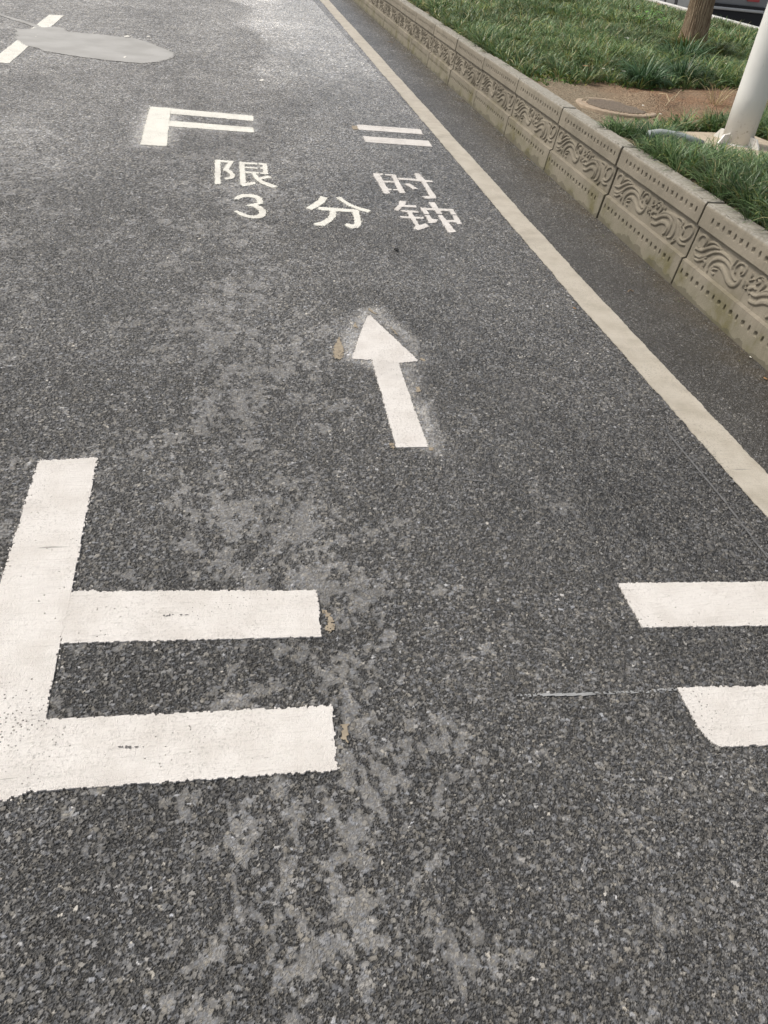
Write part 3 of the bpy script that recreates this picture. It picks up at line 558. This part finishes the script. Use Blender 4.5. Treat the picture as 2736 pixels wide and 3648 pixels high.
def smooth_line(pts, n=7):
    P = [np.array(p) for p in pts]
    if len(P) < 3: return [P[0] + (P[-1] - P[0]) * t for t in np.linspace(0, 1, 4)]
    P = [2 * P[0] - P[1]] + P + [2 * P[-1] - P[-2]]; out = []
    for i in range(1, len(P) - 2):
        for t in np.linspace(0, 1, n, endpoint=False):
            a, b, c, d = P[i - 1:i + 3]; out.append(.5 * ((2 * b) + (-a + c) * t + (2 * a - 5 * b + 4 * c - d) * t * t + (-a + 3 * b - 3 * c + d) * t ** 3))
    out.append(P[-2]); return out
def panel_mesh():
    us = np.arange(0, PL + 1e-6, .004); zs = np.concatenate([np.arange(-.02, .05, .01), np.arange(.05, PT, .0035)])
    U, Zc = np.meshgrid(us, zs)
    # depth profile: sloping face, plain foot band, sunk frieze, proud top band
    x = .012 + .050 * Zc / PT
    f1 = np.clip((Zc - .146) / .004, 0, 1); f2 = np.clip((Zc - .323) / .004, 0, 1)
    x = x + .019 * f1 * (1 - f2) - .002 * f2
    rel = np.zeros(U.shape)
    for wdt, pts in strokes:
        L = smooth_line([kp(*p) for p in pts]); n = len(L)
        D = np.full(U.shape, 9.)
        for q, (a, b) in enumerate(zip(L, L[1:])):
            tpr = min(1., .55 + 1.6 * min(q, n - 2 - q) / n)
            dx, dz = b - a; l2 = dx * dx + dz * dz + 1e-12; t = np.clip(((U - a[0]) * dx + (Zc - a[1]) * dz) / l2, 0, 1)
            D = np.minimum(D, np.hypot(U - a[0] - t * dx, Zc - a[1] - t * dz) / (wdt * tpr * 1.05))
        rel = np.maximum(rel, np.clip(1 - D ** 3, 0, 1) ** .7)
    edge = np.clip(np.minimum(U, PL - U) / .006, 0, 1)
    x -= .0092 * rel * f1 * (1 - f2)
    for zc, n, u0, u1 in ((.381, 17, .112, 1.019), (.091, 17, .040, .968)):
        for q in range(n):
            uc = u0 + (u1 - u0) * q / (n - 1); du = U - uc; dz = Zc - zc
            if q % 2: d = np.maximum(abs(du + .15 * dz) / .0125, abs(dz - .1 * du) / .0125)
            else: d = np.hypot(du / .007, dz / .017)
            x += .014 * np.clip((1 - d) * 2.6, 0, 1)
    x += .004 * (1 - edge) + .0012 * (vnoise(U, Zc, 14, 71) - .5) + .0008 * (vnoise(U, Zc, 60, 72) - .5)
    arr = np.clip((Zc - (PT - .018)) / .018, 0, 1); x += .005 * arr ** 2 + .005 * arr * np.clip(vnoise(U, Zc, 45, 73) * 2 - 1, 0, 1)
    V = np.stack([x, -U, Zc], -1).reshape(-1, 3); nu = len(us); nz = len(zs)
    i = np.arange(nz - 1)[:, None] * nu + np.arange(nu - 1)[None]; Q = [np.stack([i, i + nu, i + nu + 1, i + 1], -1).reshape(-1, 4)]
    # top surface rows, back, ends
    base = len(V); xb = np.linspace(.066, .165, 8); top = []
    tj = (nz - 1) * nu + np.arange(nu)
    for k_, xx in enumerate(xb):
        z_ = PT + .002 + .003 * vnoise(us, us * 0 + xx, 30, 75) + .003 * vnoise(us, us * 0 + xx, 9, 76); z_ = np.where(np.minimum(us, PL - us) < .005, z_ - .003, z_); top.append(np.stack([np.full(nu, xx), -us, z_], -1))
    top.append(np.stack([np.full(nu, .165), -us, np.full(nu, -.02)], -1)); V = np.concatenate([V] + top)
    prev = tj
    for k_ in range(len(top)):
        cur = base + k_ * nu + np.arange(nu); Q.append(np.stack([prev[:-1], cur[:-1], cur[1:], prev[1:]], -1)); prev = cur
    # ends as strips from the profile to the back plane
    for e in (0, nu - 1):
        fi = np.arange(nz) * nu + e; nb_ = len(V); bk = V[fi].copy(); bk[:, 0] = .165; V = np.concatenate([V, bk]); b2 = nb_ + np.arange(nz); q = np.stack([fi[:-1], b2[:-1], b2[1:], fi[1:]], -1); Q.append(q if e == 0 else q[:, ::-1])
        tfi = np.concatenate([[fi[-1]], base + np.arange(8) * nu + e]); nb2 = len(V); lw = V[tfi].copy(); lw[:, 2] = PT - .004; V = np.concatenate([V, lw]); b3 = nb2 + np.arange(9); q = np.stack([tfi[:-1], b3[:-1], b3[1:], tfi[1:]], -1); Q.append(q)
    return V, np.concatenate(Q)
pv, pq = panel_mesh()
ordn = ['nearest', 'second', 'third', 'fourth', 'fifth', 'sixth', 'seventh', 'eighth', 'ninth', 'tenth', 'eleventh', 'twelfth', 'thirteenth', 'fourteenth', 'fifteenth', 'sixteenth', 'seventeenth', 'eighteenth']
pan0 = mkq('kerb_panel', pv, pq, 'kerb', smooth=True)
try: pan0.data.set_sharp_from_angle(angle=R_(50))
except Exception as e: print(e)
for i in range(18):
    y1 = 2.648 + 1.0885 * i + 1.082 - .0; o = pan0 if i == 0 else pan0.copy()
    if i: sc.collection.objects.link(o)
    xb = 2.421 + bend(y1); o.location = (xb + random.uniform(-.003, .003), y1, random.uniform(-.003, .003)); o.rotation_euler = (random.uniform(-.002, .002), 0, -math.atan(.0135) + random.uniform(-.003, .003))
    tag(o, f'carved scroll concrete kerb panel, {ordn[i]} in the row counted from the right photo edge', 'kerb panel', 'carved kerb panels along the grass island')
for i in range(5):   # the row goes on behind the camera
    o = pan0.copy(); sc.collection.objects.link(o); y1 = 2.648 + 1.082 - 1.0885 * (i + 1); o.location = (2.421, y1, 0); tag(o, 'carved kerb panel behind the right photo edge, nearer than the visible row', 'kerb panel', 'carved kerb panels outside the picture')
# white kerb on the far side of the island
WORD = 'first second third fourth fifth sixth seventh eighth ninth tenth eleventh twelfth thirteenth fourteenth fifteenth sixteenth seventeenth eighteenth nineteenth twentieth'.split()
for i in range(20):
    m_ = MB(); y0 = 10. + i * 1.0; m_.box(8.70, 8.84, y0, y0 + .992, .0, .46 + .004 * math.sin(i * 3.1)); o = m_.build('kerb_stone', 'white_kerb', bevel=.012)
    tag(o, f'pale kerb stone behind the tree, {WORD[i]} along the far side of the island', 'kerb stone', 'pale kerb stones behind the grass')
# ------------------------------------------------------------------ manhole, slab, pole, pipe
mh = empty('manhole', (3.07, 6.21, .370)); tag(mh, 'round rusty manhole cover half covered by soil beside the kerb', 'manhole')
mb = MB(); n = 64
def circ(r, z): return [(r * math.cos(a), r * math.sin(a), z) for a in (2 * math.pi * j / n for j in range(n))]
mb.rings([circ(.325, -.04), circ(.315, .045), circ(.307, .052), circ(.272, .052), circ(.268, .046)], cap=False); mb.build('ring', 'ring', mh)
mb = MB(); mb.rings([circ(.266, .0), circ(.266, .044), circ(.262, .047), ]); cv = mb.build('cover', 'iron', mh)
mb = MB()
for i in range(-9, 10):
    for j in range(-13, 14):
        x, y = i * .027, j * .019 + (.0095 if i % 2 else 0)
        if math.hypot(x, y) < .235: mb.box(x - .0095, x + .0095, y - .0058, y + .0058, .0465, .0535)
mb.build('grip_blocks', 'block', cv); mh.rotation_euler = (.0, R_(1.5), .35)
sb = MB(); px_, py_ = 3.475, 5.13
gr = []
for (x0, x1, y0, y1) in ((-.34, .36, -.36, .31),): sb.box(x0, x1, y0, y1, -.3, 0)
slab = sb.build('concrete_footing', 'slab', bevel=.02); slab.location = (px_, py_, .437); slab.rotation_euler = (0, 0, .12); tag(slab, 'beige concrete footing slab under the white pole', 'footing')
pole = empty('pole', (px_, py_, .437)); tag(pole, 'thick white metal pole standing on its concrete footing, cut by the right edge', 'pole')
mb = MB(); hs2 = [0, .3, .8, 1.6, 3, 5, 7.5]; mb.tube([(0, 0, h) for h in hs2], [.101, .100, .098, .095, .09, .082, .075], 40); mb.build('shaft', 'pole', pole, True)
for k in range(4):
    a = R_(20 + 90 * k) + R_(180); t_ = .006; mb = MB(); c, s_ = math.cos(a), math.sin(a)
    prof = [(.095, 0), (.190, 0), (.190, .008), (.150, .058), (.095, .062)]
    L = [(r * c - t_ * s_, r * s_ + t_ * c, z) for r, z in prof]; R2 = [(r * c + t_ * s_, r * s_ - t_ * c, z) for r, z in prof]; mb.rings([L, R2]); mb.build('gusset', 'pole', pole)
mb = MB(); mb.tube([(0, 0, .0), (0, 0, .006)], [.107, .103], 40); mb.build('weld_collar', 'pole', pole)
mb = MB(); mb.tube([(0, 0, 7.3), (-.5, 0, 7.5), (-1.6, 0, 7.6)], [.04, .035, .03], 12); mb.build('arm', 'pole', pole, True)
pp = MB(); pts = [ground(2312, 480, .485), ground(2352, 475, .49), ground(2420, 486, .485), ground(2505, 512, .47)]; zz = [.485, .49, .485, .462]
pts3 = [(p[0], p[1], z_) for p, z_ in zip(pts, zz)]; pp.tube(pts3, .027, 16); po = pp.build('pipe', 'pipe', smooth=True); tag(po, 'short grey plastic pipe half hidden in grass beside the pole footing', 'pipe')
# ------------------------------------------------------------------ tree
TX, TY = 5.72, 10.0
tree = empty('tree', (TX, TY, .44)); tag(tree, 'tree with ridged brown bark standing in the grass left of the pole', 'tree')
def trunk():
    mb_n = 120; zs = np.concatenate([np.arange(-.1, 3.2, .02)]); th = np.linspace(0, 2 * np.pi, mb_n, endpoint=False)
    TH, ZZ = np.meshgrid(th, zs); r = .150 + .055 * np.exp(-np.clip(ZZ, 0, 9) / .16) - .012 * ZZ
    r = r * (1 + .06 * np.sin(2 * TH + .5) * np.exp(-np.clip(ZZ, 0, 9) / .5) + .05 * np.sin(5 * TH) * np.exp(-np.clip(ZZ, 0, 9) / .12))
    k = 34; wv = TH * k / (2 * np.pi) + 1.6 * vnoise(np.cos(TH) * 2 + 5, ZZ * 3, 1., 81) + .8 * vnoise(np.sin(TH) * 4 + 9, ZZ * 9, 1., 82)
    tri = np.abs((wv % 1) - .5) * 2; r = r - .014 * np.clip(tri * 1.5 - .55, 0, 1) - .004 * vnoise(TH * 20, ZZ * 40, 1., 83)
    lx = -.05 * ZZ; V = np.stack([lx + r * np.cos(TH), r * np.sin(TH), ZZ], -1).reshape(-1, 3); nz = len(zs)
    i = np.arange(nz - 1)[:, None] * mb_n; j = np.arange(mb_n)[None]; j2 = (j + 1) % mb_n; Q = np.stack([i + j, i + j2, i + mb_n + j2, i + mb_n + j], -1).reshape(-1, 4)
    return mkq('trunk', V, Q, 'bark', tree, True)
tk = trunk(); tips = []
for k in range(9):
    a = k * 2.4; l = random.uniform(1.0, 1.8); b0 = Vector((-.15 + .05 * math.cos(a), .05 * math.sin(a), 2.5 + .07 * k)); b1 = b0 + Vector((math.cos(a) * l * .5, math.sin(a) * l * .5, l * .6)); b2 = b1 + Vector((math.cos(a + .4) * l * .6, math.sin(a + .4) * l * .6, l * .5))
    mb = MB(); mb.tube([b0, b1, b2], [.065, .04, .015], 8); mb.build('limb', 'bark', tree, True); tips += [b1, b2, (b1 + b2) / 2]
def leaves(centres, n, spread, size, cols, name, parent):
    c = np.array([tuple(centres[i % len(centres)]) for i in range(n)]) + rng.normal(0, spread, (n, 3)) * [1, 1, .7]
    d = rng.normal(size=(n, 3)); d /= np.linalg.norm(d, axis=1)[:, None]; e = np.cross(d, rng.normal(size=(n, 3))); e /= np.linalg.norm(e, axis=1)[:, None]
    s_ = size * rng.uniform(.6, 1.3, (n, 1)); V = np.stack([c - d * s_, c + e * s_ * .4, c + d * s_, c - e * s_ * .4], 1).reshape(-1, 3)
    t = np.repeat(np.array(cols)[rng.integers(0, len(cols), n)] * rng.uniform(.7, 1.2, (n, 1)), 4, 0)
    return mkq(name, V, np.arange(4 * n).reshape(-1, 4), 'leaf', parent, False, t)
leaves(tips, 5200, .42, .055, [(.045, .10, .02), (.06, .13, .025), (.035, .085, .02)], 'crown', tree)
# ------------------------------------------------------------------ grass
def blades(cx, cy, cz, n_per, length, width, cols, lean=(.75, 1.35), segs=5, droop=1.0, r0=.03):
    """clumps of arching strap leaves; returns V, Q, tint"""
    n = len(cx) * n_per; idx = np.repeat(np.arange(len(cx)), n_per)
    az = rng.uniform(0, 2 * np.pi, n); rr = r0 * np.sqrt(rng.random(n)); bx = cx[idx] + rr * np.cos(az); by = cy[idx] + rr * np.sin(az); bz = cz[idx]
    az = az + rng.normal(0, .5, n); L = length * rng.uniform(.55, 1.15, n) * (np.array(1.) if np.isscalar(length) else 1.)
    tilt = rng.uniform(lean[0] * .3, lean[0], n); bendv = rng.uniform(.5, lean[1], n) * droop; wd = width * rng.uniform(.7, 1.2, n)
    pos = np.stack([bx, by, bz], -1); rows = []; wv = np.stack([-np.sin(az), np.cos(az), np.zeros(n)], -1)
    tw = rng.normal(0, .5, n)
    for k in range(segs + 1):
        t = k / segs; ang = tilt + bendv * t ** 1.3 * 1.5; w_ = wd * (1 - t ** 2.2) * (.6 + .8 * min(t * 3, 1)) * .5 + .0002
        side = wv + np.stack([np.zeros(n), np.zeros(n), tw], -1) * .5
        rows.append(np.stack([pos - side * w_[:, None], pos + side * w_[:, None]], 1))
        d = np.stack([np.sin(ang) * np.cos(az), np.sin(ang) * np.sin(az), np.cos(ang)], -1); pos = pos + d * (L / segs)[:, None]
    V = np.stack(rows, 1).reshape(n, -1, 3); nv = V.shape[1]; b = np.arange(n)[:, None] * nv
    Q = np.concatenate([np.stack([b[:, 0] + 2 * k, b[:, 0] + 2 * k + 1, b[:, 0] + 2 * k + 3, b[:, 0] + 2 * k + 2], -1) for k in range(segs)])
    V[:, :, 2] = np.maximum(V[:, :, 2], bz[:, None] - .005)
    ctone = (rng.uniform(.72, 1.25, len(cx)) * (.72 + .56 * vnoise(cx, cy, 2.1, 94)))[:, None][idx]; t = np.array(cols)[rng.choice(len(cols), n)] * rng.uniform(.7, 1.25, (n, 1)) * ctone
    return V.reshape(-1, 3), Q, np.repeat(t, nv, 0)
soil_poly = [(2.55, 6.9), (3.15, 7.12), (3.53, 7.15), (3.75, 7.05), (4.17, 7.25), (4.64, 7.45), (5.3, 7.3), (4.85, 6.45), (4.3, 6.12), (3.85, 5.82), (3.42, 5.66), (3.05, 5.46), (2.88, 5.40), (2.72, 5.34), (2.55, 5.42)]
pipe_poly = [(2.74, 5.12), (2.80, 4.92), (3.10, 4.72), (3.2, 4.85), (3.15, 5.12)]
slab_poly = [(3.08, 5.46), (3.08, 4.90), (3.16, 4.72), (3.90, 4.70), (3.90, 5.50), (3.2, 5.50)]
def scatter(dens, x0, x1, y0, y1):
    n = rng.poisson(dens * (x1 - x0) * (y1 - y0)); return rng.uniform(x0, x1, n), rng.uniform(y0, y1, n)
def ok(x, y):
    b = .0135 * np.maximum(0, y - 3.7); k = (x > 2.600 + b) & (x < 8.50) & (x < .62 * y + 2.2)
    k &= ~inpoly(x, y, soil_poly) & ~inpoly(x, y, slab_poly) & ~inpoly(x, y, pipe_poly) & (np.hypot(x - TX, y - TY) > .22); return k
Gc = [(.085, .16, .052), (.105, .185, .06), (.16, .245, .10), (.06, .125, .045), (.22, .30, .15)]
Gy = Gc + [(.26, .28, .08), (.34, .31, .15), (.20, .26, .07)]
parts = []
for (d, y0, y1, npb, Ln, Wd) in ((260, 1.8, 6.3, 30, .215, .0052), (150, 6.3, 10.5, 26, .19, .0068), (85, 10.5, 16, 19, .19, .0095), (45, 16, 24, 16, .20, .014)):
    x, y = scatter(d, 2.60, 8.62, y0, y1); k = ok(x, y) & (vnoise(x, y, 2.3, 91) < .93)
    # low weedy fringe just behind the soil and by the kerb instead of tall clumps
    low = (y > 6.9) & (y < 8.2) & (x < 3.9) & (rng.random(len(x)) < .7); k &= ~low
    x, y = x[k], y[k]; z = soil_z(x, y) - .01
    h = (.50 + .55 * vnoise(x, y, 1.4, 92) + .55 * vnoise(x, y, 4.2, 93)) * (1 - .42 * np.exp(-(((x - 3.3) / .55) ** 2 + ((y - 4.85) / .45) ** 2))) * (1 - .35 * np.exp(-((y - 5.3) / .5) ** 2)) * (1 - .60 * np.exp(-(((x - 5.55) / .6) ** 2 + ((y - 9.45) / .75) ** 2))) * (1 - .5 * np.clip((x - 7.6) / .6, 0, 1)); h = np.repeat(h, npb); parts.append(blades(x, y, z, npb, Ln * h, Wd, Gc + Gy + Gy if y0 > 6 else Gc + Gc + Gc + Gy))
def join(parts):
    V, Q, T = [], [], []; o = 0
    for v, q, t in parts: V.append(v); Q.append(q + o); T.append(t); o += len(v)
    return np.concatenate(V), np.concatenate(Q), np.concatenate(T)
V, Q, T = join(parts); g_ = mkq('grass', V, Q, 'blade', tint=T); tag(g_, 'dense dark green strap leaved ground cover filling the raised island', 'grass', kind='stuff')
# low yellow-green weeds and clover along the soil edges
cx, cy = scatter(900, 2.66, 5.6, 5.2, 9.2); 
near = inpoly(cx, cy, [(2.62, 6.75), (3.2, 7.0), (3.7, 6.95), (4.7, 7.3), (5.6, 7.4), (5.6, 8.2), (4.0, 8.6), (2.62, 8.4)]) | inpoly(cx, cy, [(2.95, 5.75), (2.95, 5.45), (3.9, 5.5), (4.6, 5.9), (4.6, 6.4), (3.8, 6.0), (3.3, 5.9)])
near &= ok(cx, cy) | (inpoly(cx, cy, soil_poly) & (rng.random(len(cx)) < .15)); cx, cy = cx[near], cy[near]; nn = len(cx) * 3
ctr = [(a, b, float(c) + .015) for a, b, c in zip(cx, cy, soil_z(cx, cy))]
wd_ = leaves(ctr, nn, .018, .017, [(.10, .19, .035), (.17, .23, .04), (.07, .15, .04), (.25, .25, .08), (.05, .12, .03)], 'clover', None); tag(wd_, 'low yellow green clover and weeds at the edge of the bare soil', 'weeds', kind='stuff')
# yellowish grass at the tree foot
def tuft(name, label, x, y, n, L, Wd, cols, cat='grass tuft', group='single tufts in the island', lean=(.5, 1.4), r0=.06):
    o = mkq(name, *[a for a in blades(np.array([x]), np.array([y]), np.array([float(soil_z(np.array([x]), np.array([y]))[0]) - .01]), n, L, Wd, cols, lean, r0=r0)][:2], 'blade', tint=None)
    v = blades; return o
def tuft(name, label, x, y, n, L, Wd, cols, lean=(.8, 1.75), r0=.06):
    z = float(soil_z(np.array([x]), np.array([y]))[0]) - .01
    V, Q, T = blades(np.array([0.]), np.array([0.]), np.array([0.]), n, L, Wd, cols, lean, r0=r0); o = mkq(name, V, Q, 'blade', tint=T); o.location = (x, y, z); tag(o, label, 'grass tuft', 'single grass tufts on the island')
Dk = [(.06, .125, .055), (.075, .155, .07), (.11, .20, .09)]
tuft('grass_tuft', 'dark bushy tuft standing at the back rim of the bare soil, nearest the manhole', 3.80, 7.28, 330, .34, .0075, Dk, r0=.10)
tuft('grass_tuft', 'dark tuft at the back of the bare soil in front of the tree', 4.32, 7.55, 300, .33, .0075, Dk, r0=.10)
tuft('grass_tuft', 'dark rounded tuft just left of the tree foot', 4.95, 8.75, 340, .40, .009, Dk, r0=.14)
tuft('grass_tuft', 'dark overhanging tuft behind the kerb between manhole and pipe', 2.80, 5.02, 150, .20, .006, Dk, r0=.07)
tuft('grass_tuft', 'yellowing tuft growing at the foot of the tree', 5.50, 9.72, 220, .30, .008, [(.16, .18, .04), (.10, .16, .04), (.22, .2, .06)], r0=.12)
tuft('grass_tuft', 'thin yellow green tuft at the front right of the tree foot', 5.9, 9.75, 120, .30, .008, [(.16, .18, .05), (.10, .16, .04)], r0=.12)
tuft('straw_tuft', 'dry straw coloured tuft on the red soil left of the pole', 4.12, 6.55, 34, .26, .004, [(.50, .40, .22), (.42, .33, .18)], lean=(.9, .9), r0=.05)
tuft('grass_tuft', 'tall pale grass tuft near the upper edge of the photo', 5.4, 13.9, 160, .55, .012, [(.13, .19, .05), (.17, .2, .06)], r0=.15)
# bright broadleaf weed
z0 = float(soil_z(np.array([6.02]), np.array([12.0]))[0]); LV = [(0, 0, 0)]; LF = []
for k in range(70):
    a_, e_, l_ = random.uniform(0, 6.28), random.uniform(.25, 1.2), random.uniform(.10, .30); d_ = Vector((math.cos(a_) * math.cos(e_), math.sin(a_) * math.cos(e_), math.sin(e_))); sd = Vector((-math.sin(a_), math.cos(a_), random.uniform(-.4, .4))); p_ = d_ * l_; f_ = Vector((d_.x, d_.y, -.15)).normalized(); q_ = random.uniform(.05, .09); b_ = len(LV)
    LV += [tuple(p_ - sd * .004), tuple(p_ + sd * .004), tuple(p_ + f_ * q_ * .5 + sd * q_ * .42), tuple(p_ + f_ * q_ * 1.1), tuple(p_ + f_ * q_ * .5 - sd * q_ * .42)]; LF += [(0, b_, b_ + 1), (b_, b_ + 4, b_ + 3, b_ + 2, b_ + 1)]
lv = mk('leafy_weed', LV, LF, 'leafy'); lv.location = (6.0, 11.9, z0); tag(lv, 'bright green broad leaved weed among the darker grass', 'weed')
# ------------------------------------------------------------------ little things lying about
def scrap(name, x, y, z, s_, mat, label, cat, flat=.25, seed=0, group=None):
    r = random.Random(seed); nn_ = 9; mb_ = MB(); rad = [s_ * r.uniform(.55, 1.1) for _ in range(nn_)]
    ring = lambda k, zz: [(rad[j] * k * math.cos(j * 2 * math.pi / nn_), rad[j] * k * .7 * math.sin(j * 2 * math.pi / nn_), zz + r.uniform(-.1, .1) * s_ * flat) for j in range(nn_)]
    mb_.rings([ring(.85, 0), ring(1., s_ * flat * .5), ring(.6, s_ * flat)]); o = mb_.build(name, mat, smooth=False); o.location = (x, y, z); o.rotation_euler = (r.uniform(-.2, .2), r.uniform(-.2, .2), r.uniform(0, 6)); return tag(o, label, cat, group)
for i, (px, py, s_, mt, nm, lab, cat, fl) in enumerate([(1412, 893, .020, 'blackstone', 'tar_lump', 'small black tar lump on the lane between writing and arrow', 'tar lump', .5), (1110, 378, .014, 'blackstone', 'tar_lump', 'tiny black speck on the lane above the far thin bars', 'tar lump', .5),
        (445, 205, .030, 'petal', 'paper_scrap', 'white scrap lying on the grey filler patch', 'scrap', .1), (453, 132, .045, 'petal', 'paper_scrap', 'white scrap at the upper rim of the grey filler patch', 'scrap', .15), (530, 131, .030, 'petal', 'paper_scrap', 'small white scrap right of the filler patch rim', 'scrap', .1), (932, 287, .030, 'petal', 'paper_scrap', 'pale scrap alone on the lane above the corner mark', 'scrap', .1),
        (2045, 1100, .012, 'dry', 'dry_leaf', 'small brown leaf beside the edge line', 'leaf', .1), (1382, 1010, .008, 'blackstone', 'tar_lump', 'tiny dark crumb on the lane above the arrow', 'tar lump', .5),
        (2672, 1275, .008, 'petal', 'paper_scrap', 'tiny white crumb in the gutter at the right', 'scrap', .3), (2725, 1352, .013, 'dry', 'dry_leaf', 'curled brown leaf bit in the gutter at the right edge', 'leaf', .3)]):
    x, y = ground(px, py); scrap(nm, x, y, .004, s_, mt, lab, cat, fl, i)
for i, (px, py, s_, mt, nm, lab, cat, fl) in enumerate([(2146, 258, .022, 'petal', 'petal', 'white petal in the low weeds behind the bare soil', 'petal', .2), (2180, 262, .024, 'petal', 'petal', 'cream petal just right of the white petal', 'petal', .2), (2085, 250, .04, 'dry', 'dry_leaf', 'brown dry leaf on the weeds behind the kerb', 'leaf', .2),
        (2222, 268, .03, 'petal', 'petal', 'pale leaf scrap near the dark tuft', 'petal', .2), (2270, 331, .022, 'petal', 'pebble', 'pale pebble on the soil behind the manhole', 'pebble', .6), (2292, 369, .010, 'petal', 'pebble', 'tiny white pebble on the manhole cover', 'pebble', .6), (2355, 399, .012, 'petal', 'pebble', 'white pebble at the front rim of the manhole', 'pebble', .4),
        (2586, 241, .03, 'petal', 'petal', 'white petal in the grass right of the tree', 'petal', .2), (2232, 147, .05, 'petal', 'dry_leaf', 'pale dry leaf in the grass left of the tree', 'leaf', .2)]):
    x, y = ground(px, py, .47); scrap(nm, x, y, (.455 if nm == 'pebble' else .50), s_, mt, lab, cat, fl, 30 + i)
for i, (p, q, lab) in enumerate([((2497, 203), (2467, 206), 'dry straw stalk lying in front of the tree foot'), ((2345, 343), (2385, 366), 'dry straw stalk on the red soil'), ((2400, 352), (2370, 380), 'crossed dry straw stalk on the red soil, left of the pole'), ((2425, 330), (2395, 362), 'upper dry straw stalk on the red soil')]):
    a, b = ground(*p, .45), ground(*q, .45); mb = MB(); mb.tube([(a[0], a[1], .47), ((a[0] + b[0]) / 2 + .01, (a[1] + b[1]) / 2, .49), (b[0], b[1], .455)], .003, 6); tag(mb.build('straw_stalk', 'twig'), lab, 'straw', 'dry stalks on the soil')
for i, (p, q, lab) in enumerate([((1873, 572), (1889, 576), 'thin twig in the gutter beside the fourth kerb panel'), ((1383, 150), (1400, 153), 'thin twig in the far gutter'), ((2236, 1042), (2256, 1041), 'short dark twig on the gutter asphalt')]):
    a, b = ground(*p), ground(*q); mb = MB(); mb.tube([(a[0], a[1], .006), ((a[0] + b[0]) / 2, (a[1] + b[1]) / 2 + .01, .010), (b[0], b[1], .005)], .003, 6); tag(mb.build('twig', 'bark'), lab, 'twig')
# ------------------------------------------------------------------ cars on the back lane
def car(name, label, x, y, z, body, w_=1.78, L=4.3, hgt=1.5):
    r = empty(name, (x, y, z)); tag(r, label, 'car', 'cars behind the island')
    prof = [(0.03, .36), (0.0, .62), (.05, .92), (.42, 1.00), (.95, hgt - .06), (1.3, hgt), (2.3, hgt), (2.75, hgt - .1), (3.3, 1.0), (4.1, .86), (L, .68), (L, .36), (L - .1, .26), (.12, .26)]
    mb = MB(); secs = []
    for u, k in ((-w_ / 2, .94), (-w_ / 2 + .09, 1.), (w_ / 2 - .09, 1.), (w_ / 2, .94)):
        secs.append([(u * (1. if zz < 1.02 else .82), L / 2 + (yy - L / 2) * (.985 if k < 1 else 1), .26 + (zz - .26) * (.985 if k < 1 else 1)) for yy, zz in prof])
    mb.rings(secs); mb.build('body', body, r, bevel=.03)
    mb = MB(); mb.box(-w_ / 2 + .10, w_ / 2 - .10, -.055, .06, .345, .40); mb.build('bumper_strip', 'chrome', r, bevel=.015)
    mb = MB(); mb.box(-w_ / 2 + .06, w_ / 2 - .06, -.035, .10, .402, .45); mb.build('bumper_seam', 'trim', r)
    mb = MB(); mb.box(-w_ / 2 + .06, w_ / 2 - .06, -.02, .4, .12, .34); mb.build('valance_with_shade', 'trim', r)  # valance made deep and black to stand in for shade under the car
    mb = MB()
    q = [(-.62, .445, 1.045), (.62, .445, 1.045), (.58, .90, hgt - .11), (-.58, .90, hgt - .11)]; mb.rings([[(a_, b_ - .02, c_ + .015) for a_, b_, c_ in q], [(a_, b_ + .05, c_ - .02) for a_, b_, c_ in q]]); mb.build('rear_window', 'glass', r)
    for s_ in (-1, 1):
        mb = MB(); x0 = s_ * (w_ / 2 - .40); mb.box(min(x0 - .13, x0 + .13), max(x0 - .13, x0 + .13), -.045, .05, .535, .60); mb.build('reflector', 'red', r)
        mb = MB(); x0 = s_ * (w_ / 2 - .17); mb.box(x0 - .13, x0 + .13, -.005 + .02, .2, .74, .93); mb.build('tail_light', 'red', r, bevel=.02)
        mb = MB(); q = [(.95, 1.04), (1.22, hgt - .09), (2.5, hgt - .09), (3.05, 1.05)]; xx = s_ * w_ / 2
        mb.rings([[(xx * .83 + s_ * .012, a_, b_) for a_, b_ in q], [(xx * .83 - s_ * .05, a_, b_) for a_, b_ in q]]); mb.build('side_window', 'glass', r)
        for yy in (.85, 3.45):
            mb = MB(); mb.tube([(xx - s_ * .20, yy, .31), (xx - s_ * .02, yy, .31), (xx + s_ * .012, yy, .31)], [.31, .31, .29], 28); wh = mb.build('wheel', 'trim', r)
            mb = MB(); mb.tube([(xx - s_ * .03, yy, .31), (xx + s_ * .018, yy, .31)], [.20, .19], 20); mb.build('rim', 'rim', wh)
    mb = MB(); mb.box(-.22, .22, -.03, .02, .66, .80); mb.build('number_plate', 'plate', r)
    return r
car('parked_car', 'silver car seen from behind between the tree and the white pole', 10.64, 17.55, .04, 'carbody')
car('parked_car', 'black car partly hidden left of the tree trunk', 12.35, 21.6, .04, 'cardark')

# grit, straw bits and leaf crumbs swept against the kerb foot
n_ = 700; gy_ = rng.uniform(1.6, 13, n_); gx_ = 2.405 + .0135 * np.maximum(0, gy_ - 3.7) - np.abs(rng.normal(0, .055, n_)); gz_ = np.full(n_, .004)
gr_ = leaves(list(zip(gx_, gy_, gz_)), n_, .002, .0055, [(.30, .25, .17), (.16, .11, .07), (.45, .42, .36), (.10, .13, .05), (.22, .20, .17)], 'grit', None); tag(gr_, 'scattered grit and leaf crumbs along the foot of the carved kerb', 'grit', kind='stuff')
